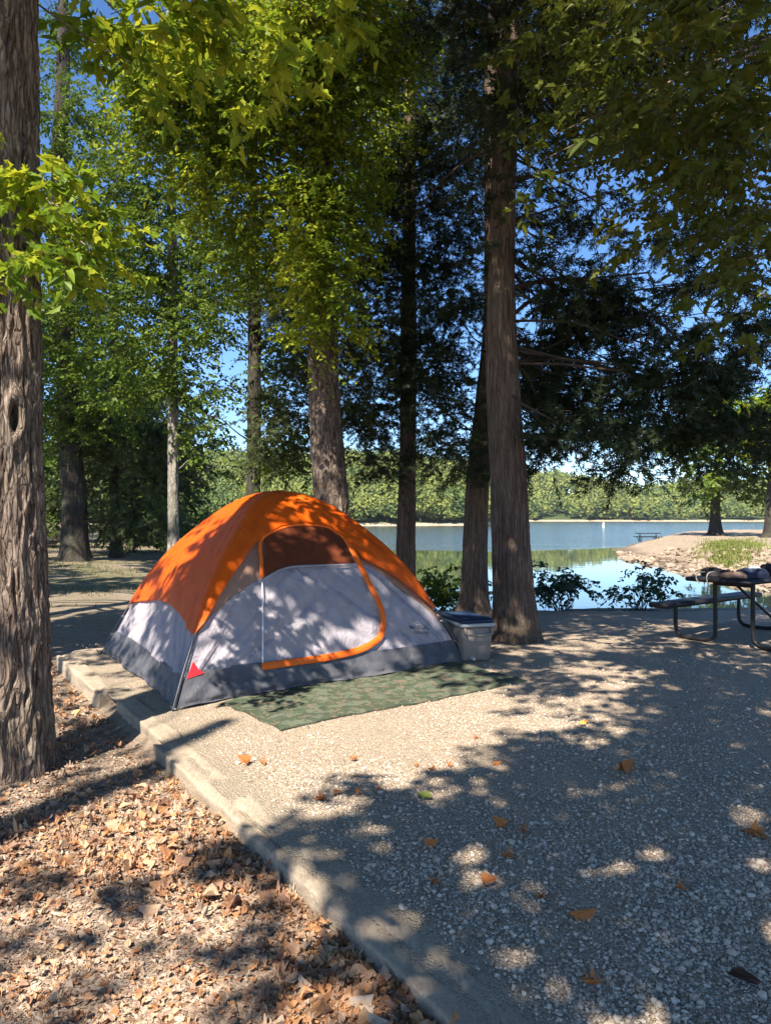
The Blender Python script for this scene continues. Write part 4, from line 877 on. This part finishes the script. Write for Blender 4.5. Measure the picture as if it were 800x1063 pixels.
for (px, py, s, col, lab, tm) in [(432, 829, .10, (.13, .16, .03), 'flat green leaf lying at the edge of the sunny gravel patch', T_LEAF), (752, 1018, .105, (.07, .03, .018), 'large dark brown leaf on the gravel near the bottom right corner', T_LEAF), (600, 754, .06, (.5, .42, .04), 'small yellow leaf on the gravel in the sun streaks', T_BROAD), (278, 1010, .11, (.55, .42, .08), 'yellow lobed leaf on the brown litter near the bottom edge', T_OAK)]:
    p = G(px, py, 0 if px > 300 else -.11); p[2] += .02; b = MB(); put_leaves(b, curl(tm, .6, .3, px), p[None], np.array([[.8, -.5, .0]]), np.array([[.1, -.2, 1.]]), s)
    tag(b.build('fallen_leaf', N('leaf_single').done(col, .6, None, .3, 0, .1), None, False), lab, 'fallen leaf')

# ------------------------------------------------------------------ tent
TA, TB, TC = G(183, 737), G(482, 688), G(108, 679); TD = TB + TC - TA; TO = (TA + TB + TC + TD) / 4
S_ = np.array([0, .07, .14, .27, .42, .58, .73, .88, 1]); Z_ = np.array([0, .25, .46, .85, 1.15, 1.39, 1.58, 1.685, 1.715])
def pole(Cn, s):
    s = np.asarray(s, float); p = Cn + (TO - Cn) * s[..., None]; p = p.copy(); p[..., 2] = np.interp(s, np.linspace(0, 1, 60), np.convolve(np.pad(np.interp(np.linspace(0, 1, 60), S_, Z_), 3, mode='reflect', reflect_type='odd'), np.ones(7) / 7, 'valid')); return p
def face(C0, C1, u, v, off=0.0):
    u, v = np.broadcast_arrays(np.asarray(u, float), np.asarray(v, float)); p0, p1 = pole(C0, v), pole(C1, v)
    p = p0 * (1 - u[..., None]) + p1 * u[..., None]; mid = (C0 + C1) / 2; out = mid - TO; out[2] = 0; out = out / np.linalg.norm(out)
    up = np.array([0, 0, 1.])
    b = 4 * u * (1 - u)
    p = p + out * (b * (-.05 * (1 - v) * np.where(v < .02, 1, 1) + .03 * np.sin(v * math.pi)))[..., None]
    nv = unit(out + up * (.25 + 1.1 * v)[..., None]); return p + nv * np.asarray(off, float)[..., None] if np.ndim(off) else p + nv * off
_uu, _vv = np.meshgrid(np.linspace(0, 1, 401), np.linspace(0, .985, 401), indexing='ij')
def inv(C0, C1, px, py):
    p = face(C0, C1, _uu, _vv); x, y = proj(p); k = np.argmin((x - px) ** 2 + (y - py) ** 2); return _uu.ravel()[k], _vv.ravel()[k]
def curve_uv(C0, C1, pts, ends=None):
    q = sorted(inv(C0, C1, *p) for p in pts); u = np.array([a for a, _ in q]); v = np.array([b for _, b in q]); return u, v
def strip(C0, C1, vlo, vhi, nu, nv, off=0., wr=.006, u0=0., u1=1., seed=0., stretch=(9, 2.5)):
    u = np.linspace(u0, u1, nu)[:, None]; lo = vlo(u) if callable(vlo) else vlo + 0 * u; hi = vhi(u) if callable(vhi) else vhi + 0 * u
    t = np.linspace(0, 1, nv)[None]; v = lo + (hi - lo) * t; u = u + 0 * t
    # creases fan out from the two corners
    a = np.arctan2(v * 1.2 + .02, u + .02); b = np.arctan2(v * 1.2 + .02, 1.02 - u); r = np.hypot(u, v); r2 = np.hypot(1 - u, v)
    w = noise(np.stack([a * 16 + seed, r * 2.2, r * 0 + seed], -1)) * np.exp(-r * 1.6) + noise(np.stack([b * 16 + seed, r2 * 2.2, r * 0 + 7 + seed], -1)) * np.exp(-r2 * 1.6)
    w2 = fbm(np.stack([u * stretch[0] + v * 4 + seed, v * stretch[1] * 3 - u * 3, u * 0 + seed], -1), 3); w3 = 1 - 2 * np.abs(noise(np.stack([(u * .8 + v) * 24 + seed, (v * .5 - u) * 5, u * 0], -1))); w2 = w2 + .35 * w3
    e = np.clip(np.minimum(u, 1 - u) * 14, 0, 1) * np.clip((1 - v) * 8, 0, 1)
    p = face(C0, C1, u, v, off + (w * 1.5 + w2) * wr * e)
    return p
def sheet(name, p, mat, parent, thick=0):
    b = MB(); b.add(p.reshape(-1, 3), [grid_faces(p.shape[0], p.shape[1])]); return b.build(name, mat, parent)
def cloth(name, cols, trans=.15, rough=.6, wr=25, st=.5, weave=900):
    m = N(name); n1 = m.noise(wr, 4, .6, (1, 1, .45), 2.0); n2 = m.noise(5, 3, .5, (1, 1, 1), .8)
    c = m.ramp(n2, [(.3, cols[0]), (.7, cols[1])]); nn = m.bump(n1, st, .012); nn = m.bump(n2, .4, .05, nn); return m.done(c, rough, nn, .25, 0, trans)
M['t_grey'] = cloth('tent_pale_grey', [(.33, .295, .325), (.41, .37, .40)], .08, wr=16, st=1.0)
M['t_char'] = cloth('tent_charcoal', [(.065, .065, .075), (.12, .12, .135)], .0, .45, 18, .6)
M['t_orange'] = cloth('fly_orange', [(.78, .112, .005), (.84, .14, .008)], .28, .42, 10, .5)
M['t_orange_trim'] = cloth('orange_trim', [(.82, .13, .012), (.88, .17, .018)], .05, .5, 20, .4)
M['t_mesh_glow'] = cloth('mesh_fly_glow', [(.14, .034, .012), (.19, .048, .016)], .25, .7, 10, .1)  # opaque window sheet, orange fly light inside put into its colour
M['t_tan'] = cloth('tan_mesh', [(.40, .235, .16), (.46, .28, .20)], .25, .7, 10, .1)
M['t_red'] = cloth('red_patch', [(.75, .02, .03), (.8, .03, .04)], .05)
M['pole'] = N('pole_grey').done((.11, .11, .12), .4, None, .4, .3)
M['white'] = N('white_thread').done((.75, .75, .78), .6)
M['ink'] = N('logo_ink').done((.09, .09, .10), .6)
tent = empty('dome_tent', TO * np.array([1, 1, 0])); tag(tent, 'orange and grey dome tent with closed door pitched on the gravel pad', 'tent')
ug, vg = curve_uv(TA, TB, [(207, 655), (220, 640), (245, 617), (266, 603), (300, 588), (335, 586), (366, 585), (385, 588), (412, 609), (445, 634), (462, 652)])
fg = lambda u: np.interp(u, np.r_[0, ug, 1], np.r_[vg[0] * .9, vg, vg[-1] * .8])
uf, vf = curve_uv(TA, TB, [(212, 645), (236, 605), (264, 566), (275, 557), (290, 549), (312, 545), (340, 549), (356, 560), (374, 583), (392, 590), (415, 606), (443, 628)])
fv = lambda u: np.interp(u, np.r_[0, uf, 1], np.r_[.17, vf, .15])
band = lambda u: .064 + .006 * np.sin(u * 5 + 1)
zero = lambda u: 0 * u - .0
pf = strip(TA, TB, band, fg, 320, 120, 0, .021, seed=2); sheet('front_wall', pf, M['t_grey'], tent)
sheet('front_mesh', strip(TA, TB, fg, lambda u: 1 + 0 * u, 100, 30, -.006, .002), M['t_tan'], tent)
def skirt(C0, C1, seed, nm='floor_skirt'):
    p = strip(C0, C1, 0.0, lambda u: band(u) + .004, 150, 14, .014, .005, seed=seed); u = np.linspace(0, 1, 150)
    p[:, 0, 2] = .012 + .006 * np.abs(np.sin(u * 30)); p[:, 1, 2] = np.maximum(p[:, 1, 2], .02)
    out = (C0 + C1) / 2 - TO; out[2] = 0; out = out / np.linalg.norm(out)
    p[:, 3:7] += out * (.018 * np.sin(u * 41 + seed) ** 2)[:, None, None]; p[:, :2] += out * (.03 * noise(np.stack([u * 9 + seed, u * 0, u * 0], -1)))[:, None, None] * np.clip(np.minimum(u, 1 - u) * 10, 0, 1)[:, None, None]
    sheet(nm, p, M['t_char'], tent)
skirt(TA, TB, 3); skirt(TC, TA, 5); skirt(TD, TC, 8); skirt(TB, TD, 9)
vside = lambda u: .36 + 0 * u
for i, (a_, b_) in enumerate(((TC, TA), (TD, TC), (TB, TD))):
    sheet('side_wall', strip(a_, b_, band, vside, 160, 60, 0, .016, seed=4 + i), M['t_grey'], tent)
    sheet('side_mesh', strip(a_, b_, vside, lambda u: 1 + 0 * u, 60, 20, -.006, .002), M['t_tan'], tent)
# rain fly in four panels sharing the ridge seams
fo = .045
def flypan(C0, C1, vlo, seed, nu=130): 
    p = strip(C0, C1, vlo, lambda u: 1 + 0 * u, nu, 60, fo, .013, seed=seed, stretch=(4, 2)); return p
fb = MB()
p1 = flypan(TA, TB, fv, 21)
p2 = flypan(TC, TA, lambda u: .165 + .045 * np.sin(u * math.pi) - .01 * u, 23); p3 = flypan(TD, TC, lambda u: .17 + .12 * np.sin(u * math.pi), 25); p4 = flypan(TB, TD, lambda u: .17 + .10 * np.sin(u * math.pi), 27)
def weld(pa, pb):       # panel a ends (u=1) where panel b starts (u=0)
    if pa.shape[1] == pb.shape[1]: m = (pa[-1] + pb[0]) / 2; pa[-1] = m; pb[0] = m
for x_, y_ in ((p2, p1), (p3, p2), (p4, p3), (p1, p4)): weld(x_, y_)
for p in (p1, p2, p3, p4): fb.add(p.reshape(-1, 3), [grid_faces(p.shape[0], p.shape[1])])
fly = fb.build('rain_fly', M['t_orange'], tent)
def ribbon(pts, nrm, w, mat, name, parent, lift=.004, thick=.003, tap=None):
    pts = np.asarray(pts); T = unit(np.gradient(pts, axis=0)); nrm = np.broadcast_to(nrm, pts.shape); sd_ = unit(np.cross(nrm, T)); ww = w / 2 * (np.ones(len(pts)) if tap is None else tap); ww = ww[:, None]
    a = pts + nrm * lift; rows = np.stack([a - sd_ * ww - nrm * thick, a - sd_ * ww * .9, a + sd_ * ww * .9, a + sd_ * ww - nrm * thick], 1)
    b = MB(); b.add(rows.reshape(-1, 3), [grid_faces(len(pts), 4)]); return b.build(name, mat, parent)
for p in (p1, p2, p3, p4):
    e = p[:, 0]; n_ = unit(np.cross(p[2:, 0] - p[:-2, 0], p[1:-1, 1] - p[1:-1, 0])); n_ = np.vstack([n_[:1], n_, n_[-1:]]); out = e - TO; out[:, 2] = 0
    n_ = n_ * np.sign((n_ * out).sum(1, keepdims=True)); mid_ = (p[:, 0] + p[:, 1]) / 2
    ribbon(mid_, n_, .026, M['t_orange_trim'], 'hem', fly)
    q = p[0] ; out = q - TO; out[:, 2] = .5; ribbon(resample(q, 50)[:47], unit(out)[np.linspace(0, len(q) - 1, 50).astype(int)][:47], .022, M['t_orange_trim'], 'seam', fly, .006)
# door: window mesh, trim, closed panel seam
def on_front(pts, n=60, off=.0):
    uv = np.array([inv(TA, TB, *p) for p in pts]); uv = resample(np.c_[uv, np.zeros(len(uv))], n)[:, :2]; return face(TA, TB, uv[:, 0], uv[:, 1], off), uv
outn = (TA + TB) / 2 - TO; outn[2] = 0; outn = unit(outn)
def fn(uv): return unit(outn[None] + np.array([[0, 0, 1.]]) * (.25 + .8 * uv[:, 1:2]))
wp = [(272, 600), (274, 585), (274, 562), (285, 553), (305, 548), (335, 549), (352, 560), (362, 575), (367, 586), (345, 587), (310, 588), (290, 594)]
uv = np.array([inv(TA, TB, *p) for p in wp]); c_ = uv.mean(0); rings = [c_ + (uv - c_) * k for k in np.linspace(0, 1, 8)]
R_ = np.array(rings); V = face(TA, TB, R_[..., 0], R_[..., 1], .030); b = MB(); b.add(V.reshape(-1, 3), [grid_faces(len(wp), 8, True)]) if False else None
Vt = np.transpose(V, (1, 0, 2)); b = MB(); b.add(Vt.reshape(-1, 3), [grid_faces(len(wp), 8, True)]); door = b.build('window', M['t_mesh_glow'], tent)
p_, uv_ = on_front([(358, 562), (366, 576), (374, 592), (383, 610), (392, 628), (396, 645), (393, 660), (384, 669), (370, 676), (340, 683), (305, 688), (270, 692)], 90, .034)
dt = ribbon(p_, fn(uv_), .062, M['t_orange_trim'], 'door_trim', tent, .004, .004)
p_, uv_ = on_front([(271, 602), (270, 585), (270, 563), (283, 553), (305, 547), (335, 548), (350, 556), (358, 563)], 60, .034)
ribbon(p_, fn(uv_), .035, M['t_orange_trim'], 'door_trim', tent, .004, .004)
p_, uv_ = on_front([(271, 606), (271, 640), (271, 690)], 40, .034); ribbon(p_, fn(uv_), .012, M['white'], 'zip', tent, .004, .002)
p_, uv_ = on_front([(268, 606), (295, 592), (330, 589), (368, 588)], 40, .034); ribbon(p_, fn(uv_), .02, M['t_grey'], 'door_hem', tent, .006, .003)
p_, uv_ = on_front([(197, 702), (203, 686), (212, 700)], 3, .01)
b = MB(); tri = [face(TA, TB, *inv(TA, TB, *p), .02) for p in ((193, 705), (200, 687), (206, 695), (211, 699))]; b.add(np.array(tri), [np.array([[0, 3, 2, 1]])]); b.build('red_corner_patch', M['t_red'], tent)
# poles, sleeves, clips and pegs at the corners
for i, Cn in enumerate((TA, TB, TC, TD)):
    s = np.linspace(0, .2, 14); q = pole(Cn, s); out = Cn - TO; out[2] = 0; out = unit(out); q = q + out * .03; b = MB(); tube(b, q, .0065, 8); b.build('tent_pole', M['pole'], tent)
    b = MB(); tube(b, [q[0] + (0, 0, -.02) + out * .01, q[0] + out * .05 + (0, 0, .05)], .005, 6); box(b, q[0] + (0, 0, .015), .03, .05, .02, out); b.build('pole_foot', M['pole'], tent)
    for k in (4, 8, 12):
        b = MB(); box(b, q[k] - out * .008, .045, .014, .02, out, bev=.004); b.build('clip', M['pole'], tent)
# buckled strap from the fly corner to each tent corner
for (Cn, p) in ((TA, p1[0, 0]), (TB, p1[-1, 0])):
    out = unit((Cn - TO) * np.array([1, 1, 0])); b = MB(); tube(b, [p, (p + Cn) / 2 + out * .05, Cn + out * .05 + (0, 0, .02)], .004, 5, 10); b.build('strap', M['pole'], tent)
# printed mark on the right of the door
uc, vc = inv(TA, TB, 433, 652); c0 = face(TA, TB, uc, vc, .040); ex = unit(face(TA, TB, uc + .03, vc, .016) - c0); ey = unit(face(TA, TB, uc, vc + .03, .016) - c0); ex = unit(ex - .05 * ey); ey = unit(ey - ex * (ex @ ey)); nz = np.cross(ex, ey)
def text_mesh(txt, size, cx, cy, name):
    cu = bpy.data.curves.new('t', 'FONT'); cu.body = txt; cu.size = size; cu.align_x = 'CENTER'; cu.resolution_u = 2; cu.offset = size * .02; o = bpy.data.objects.new('t', cu); COL.objects.link(o)
    bpy.context.view_layer.update(); me = bpy.data.meshes.new_from_object(o); bpy.data.objects.remove(o)
    V = np.zeros(len(me.vertices) * 3); me.vertices.foreach_get('co', V); V = V.reshape(-1, 3); 
    X = c0 + (V[:, 0:1] + cx) * ex + (V[:, 1:2] + cy) * ey; me.vertices.foreach_set('co', X.ravel().astype(np.float32)); me.materials.clear(); me.materials.append(M['ink']); me.update()
    o = bpy.data.objects.new(name, me); COL.objects.link(o); o.parent = tent; o.location = -tent.location
text_mesh('MAGELLAN', .060, 0, -.02, 'lettering'); text_mesh('OUTDOORS', .040, 0, -.072, 'lettering')
b = MB()
for k in range(26):
    a = k / 26 * 6.28; a2 = (k + .8) / 26 * 6.28
    q = [c0 + ex * (r * math.cos(t)) + ey * (r * math.sin(t) + .085) for r, t in ((.042, a), (.042, a2), (.034, a2), (.034, a))]; b.add(np.array(q), [np.array([[0, 1, 2, 3]])])
for pts in (((-.022, .085), (0, .072), (.022, .1), (0, .082)), ((-.012, .105), (.004, .088), (0, .112), (-.004, .1)), ((.035, .11), (.06, .122), (.075, .10), (.055, .114))):
    b.add(np.array([c0 + ex * x + ey * y for x, y in pts]), [np.array([[0, 1, 2, 3]])])
b.build('emblem', M['ink'], tent, False)

# ------------------------------------------------------------------ camouflage mat
def mat_mat():
    m = N('camouflage'); c = m.mix(m.rmap(m.noise(9, 3, .6), .5, .53), (.065, .08, .05), (.115, .13, .09)); c = m.mix(m.rmap(m.noise(11, 4, .6, (1.1, .9, 1), .6), .55, .58), c, (.15, .12, .085)); c = m.mix(m.rmap(m.noise(14, 4, .6, (.9, 1.2, 2), 1), .58, .6), c, (.05, .065, .045))
    return m.done(c, .8, m.bump(m.noise(26, 4), .5, .02), .15)
q0, q1, q2 = G(294, 760), G(547, 708), G(230, 731); q3 = q1 + (q2 - q0) * 1.3
nu, nv = 120, 60; u, v = np.meshgrid(np.linspace(0, 1, nu), np.linspace(0, 1, nv), indexing='ij')
pm = (q0 * ((1 - u) * (1 - v))[..., None] + q1 * (u * (1 - v))[..., None] + q2 * ((1 - u) * v)[..., None] + q3 * (u * v)[..., None])
pm[..., 2] = padz(pm[..., 0], pm[..., 1]) + .016 + .006 * fbm(np.stack([pm[..., 0] * 7, pm[..., 1] * 7, u * 0], -1), 3); pm[..., :2] += .012 * noise(np.stack([u * 12, v * 8, u * 0], -1))[..., None]
b = MB(); b.add(pm.reshape(-1, 3), [grid_faces(nu, nv)]); lo = pm.copy(); lo[..., 2] -= .012; b.add(lo.reshape(-1, 3), [grid_faces(nu, nv)[:, ::-1]])
for row in (slice(None), ):
    e1 = np.concatenate([pm[:, 0], lo[:, 0]]); b.add(e1, [np.array([[i, i + 1, nu + i + 1, nu + i] for i in range(nu - 1)])]); e1 = np.concatenate([pm[0], lo[0]]); b.add(e1, [np.array([[i, i + 1, nv + i + 1, nv + i] for i in range(nv - 1)])]); e1 = np.concatenate([pm[-1], lo[-1]]); b.add(e1, [np.array([[i, i + 1, nv + i + 1, nv + i] for i in range(nv - 1)])])
tag(b.build('ground_mat', mat_mat()), 'green camouflage mat laid on the gravel before the tent door', 'mat')

# ------------------------------------------------------------------ cooler
cl = G(496, 689); az = np.array([0, 0, 1.]); ay = unit(np.array([-.30, 1, 0])); axx = np.cross(ay, az)
L_, Wd = .62, .34; cc = cl + ay * (L_ / 2); cc[2] = 0
cool = empty('cooler', cc); tag(cool, 'tan plastic cooler with a dark blue lid between the tent and the main trunk', 'cooler')
M['tan'] = cloth('cooler_tan', [(.25, .205, .17), (.30, .245, .205)], 0, .45, 60, .15); M['lid'] = N('lid_navy').done((.012, .022, .055), .4, None, .5); M['rim'] = N('rim_white').done((.5, .49, .45), .5, None, .4)
b = MB(); box(b, cc + (0, 0, .19), Wd, L_, .36, axx, ay, bev=.03, taper=.9); b.build('body', M['tan'], cool)
b = MB(); box(b, cc + (0, 0, .385), Wd + .035, L_ + .035, .035, axx, ay, bev=.012); b.build('rim', M['rim'], cool)
b = MB(); box(b, cc + (0, 0, .425), Wd + .02, L_ + .02, .045, axx, ay, bev=.02); box(b, cc + (0, 0, .450), Wd - .07, L_ - .09, .012, axx, ay, bev=.005); lid = b.build('lid', M['lid'], cool)
b = MB(); e = cc - ay * (L_ / 2); 
for s in (-1, 1): box(b, e + axx * (s * .145) + (0, 0, .335) - ay * .012, .03, .04, .06, axx, ay, bev=.01)
tube(b, [e - axx * .145 - ay * .03 + (0, 0, .33), e - axx * .13 - ay * .04 + (0, 0, .30), e - ay * .045 + (0, 0, .29), e + axx * .13 - ay * .04 + (0, 0, .30), e + axx * .145 - ay * .03 + (0, 0, .33)], .011, 8, 24); b.build('handle', M['tan'], cool)
b = MB(); tube(b, [e - ay * .0 + (-.06, 0, .06), e - ay * .05 + (-.06, 0, .055)], [.022, .018], 12, 6); b.build('drain_plug', M['rim'], cool)
for s in (-.5, .5): b = MB(); box(b, cc + ay * (s * .35) + axx * (Wd / 2 + .012) + (0, 0, .385), .03, .05, .07, axx, ay, bev=.006); b.build('latch', M['tan'], cool)

# ------------------------------------------------------------------ picnic table
d = unit(np.array([.80, .60, 0])); e = np.array([d[1], -d[0], 0])       # d: along the boards, e: towards the camera on the right
O = G(761, 671) * np.array([1, 1, 0]) - d * .0; tab = empty('picnic_table', O + d * .9); tag(tab, 'black metal picnic table with bent tube frames standing on the gravel near the water', 'picnic table')
def perf():
    m = N('expanded_metal'); g = m.vor(55, out='Distance'); return m.done((.014, .014, .017), .55, m.bump(g, .6, .006), .3)
M['perf'] = perf(); Lb = 2.25; s0 = -.38
def slab(name, off, wd, h, th):
    b = MB(); box(b, O + d * (s0 + Lb / 2) + e * off + (0, 0, h - th / 2), Lb, wd, th, d, e * -1, bev=.018); return b.build(name, M['perf'], tab)
slab('table_top', 0, .76, .79, .05); slab('seat', -.72, .27, .45, .06); slab('seat', .72, .27, .45, .06)
for t in (0, Lb + 2 * s0):
    for s in (-1, 1):
        c = O + d * t; pts = [c + e * (s * .72) + (0, 0, .41), c + e * (s * .72) + (0, 0, .16), c + e * (s * .69) + (0, 0, .07), c + e * (s * .60) + (0, 0, .03), c + e * (s * .34) + (0, 0, .03), c + e * (s * .25) + (0, 0, .07), c + e * (s * .22) + (0, 0, .16), c + e * (s * .22) + (0, 0, .75)]
        b = MB(); tube(b, pts, .024, 12, 60); b.build('leg', M['metal_dark'], tab)
    b = MB(); tube(b, [O + d * t - e * .24 + (0, 0, .70), O + d * t + e * .24 + (0, 0, .70)], .02, 8); b.build('crossbar', M['metal_dark'], tab)
b = MB(); tube(b, [O + d * .05 + (0, 0, .70), O + d * .75 + (0, 0, .33), O + d * 1.0 + (0, 0, .2)], .017, 8, 12); b.build('brace', M['metal_dark'], tab)
# things lying on the table
def heap(name, c, rx, ry, h, ang, mat, label, cat, seed, nn=48):
    a = np.linspace(0, 2 * math.pi, nn, endpoint=False)[:, None]; t = np.linspace(0, 1, 18)[None]; r = np.sin(t * math.pi / 2) ** .7
    x = rx * r * np.cos(a); y = ry * r * np.sin(a); z = h * np.cos(t * math.pi / 2) ** .6 + 0 * a
    q = np.stack([x, y, z], -1); nz_ = fbm(q * 9 + seed, 3); q = q * (1 + .18 * nz_[..., None]); q[..., 2] += .03 * (1 - np.abs(noise(q * 16 + seed)) * 2) * (z / h) ; q[..., 2] = np.maximum(q[..., 2], 0)
    R = np.array([math.cos(ang), math.sin(ang)]); X = np.stack([q[..., 0] * R[0] - q[..., 1] * R[1], q[..., 0] * R[1] + q[..., 1] * R[0], q[..., 2]], -1) + c
    b = MB(); b.add(X.reshape(-1, 3), [grid_faces(nn, 18, True)]); return tag(b.build(name, mat), label, cat)
top = .795; M['c_black'] = cloth('cloth_black', [(.02, .018, .02), (.045, .035, .035)], 0, .7, 30, .5); M['c_navy'] = cloth('cloth_navy', [(.02, .028, .06), (.04, .05, .09)], 0, .7, 30, .5); M['c_brown'] = cloth('cloth_brown', [(.10, .06, .045), (.2, .14, .11)], 0, .7, 30, .5)
ang = math.atan2(e[1], e[0])
heap('folded_bag', O + d * .0 - e * .20 + (0, 0, top), .19, .15, .07, ang, M['c_black'], 'soft black bag lying on the left end of the table top', 'bag', 3)
heap('jacket', O + d * .1 + e * .16 + (0, 0, top), .19, .14, .08, ang, M['c_navy'], 'dark blue jacket bunched up in the middle of the table top', 'jacket', 9)
heap('towel', O + d * -.10 + e * .03 + (0, 0, top), .16, .08, .05, ang, M['c_brown'], 'crumpled brown towel between the black bag and the blue jacket', 'towel', 14)
heap('backpack', O + d * .55 + e * .22 + (0, 0, top), .20, .16, .11, ang, M['c_black'], 'dark backpack on the far right part of the table top', 'backpack', 22)
b = MB(); c = O + d * .18 + e * .14 + (0, 0, top + .06); tube(b, [c, c + (0, 0, .035), c + (0, 0, .06), c + (0, 0, .065)], [.075, .07, .05, .01], 16, 12); box(b, c - d * .08 + (0, 0, .008), .09, .11, .008, d, bev=.003)
tag(b.build('cap', N('cap_pale').done((.5, .55, .62), .7)), 'pale blue cap resting on the blue jacket', 'cap')
b = MB(); c = O + d * s0 - e * .1 + (0, 0, top)
tube(b, [c + d * .15 + (0, 0, .06), c + d * .03 + (0, 0, .05), c - d * .015 + (0, 0, .0), c - d * .02 + e * .02 + (0, 0, -.09), c - d * .02 + e * .03 + (0, 0, -.14)], .006, 6, 24); tube(b, [c + d * .15 + e * -.12 + (0, 0, .05), c + d * .02 - e * .13 + (0, 0, .04), c - d * .02 - e * .12 + (0, 0, -.02), c - d * .02 - e * .08 + (0, 0, -.07)], .006, 6, 24)
tag(b.build('strap', N('strap_pale').done((.26, .25, .22), .8)), 'pale strap of the black bag hanging over the table edge', 'strap')

# ------------------------------------------------------------------ the air over the lake
b = MB(); box(b, (0, 150, 47), 1500, 1100, 104, bev=.001); hz = b.build('haze', None or bpy.data.materials.new('haze_air'), None, False); tag(hz, kind='stuff')
hm = hz.data.materials[0]; hm.use_nodes = True; ht_ = hm.node_tree; ht_.nodes.clear(); o_ = ht_.nodes.new('ShaderNodeOutputMaterial'); v_ = ht_.nodes.new('ShaderNodeVolumePrincipled')
v_.inputs['Color'].default_value = (.80, .88, 1, 1); v_.inputs['Density'].default_value = .00018; v_.inputs['Anisotropy'].default_value = .3; ht_.links.new(v_.outputs[0], o_.inputs['Volume'])
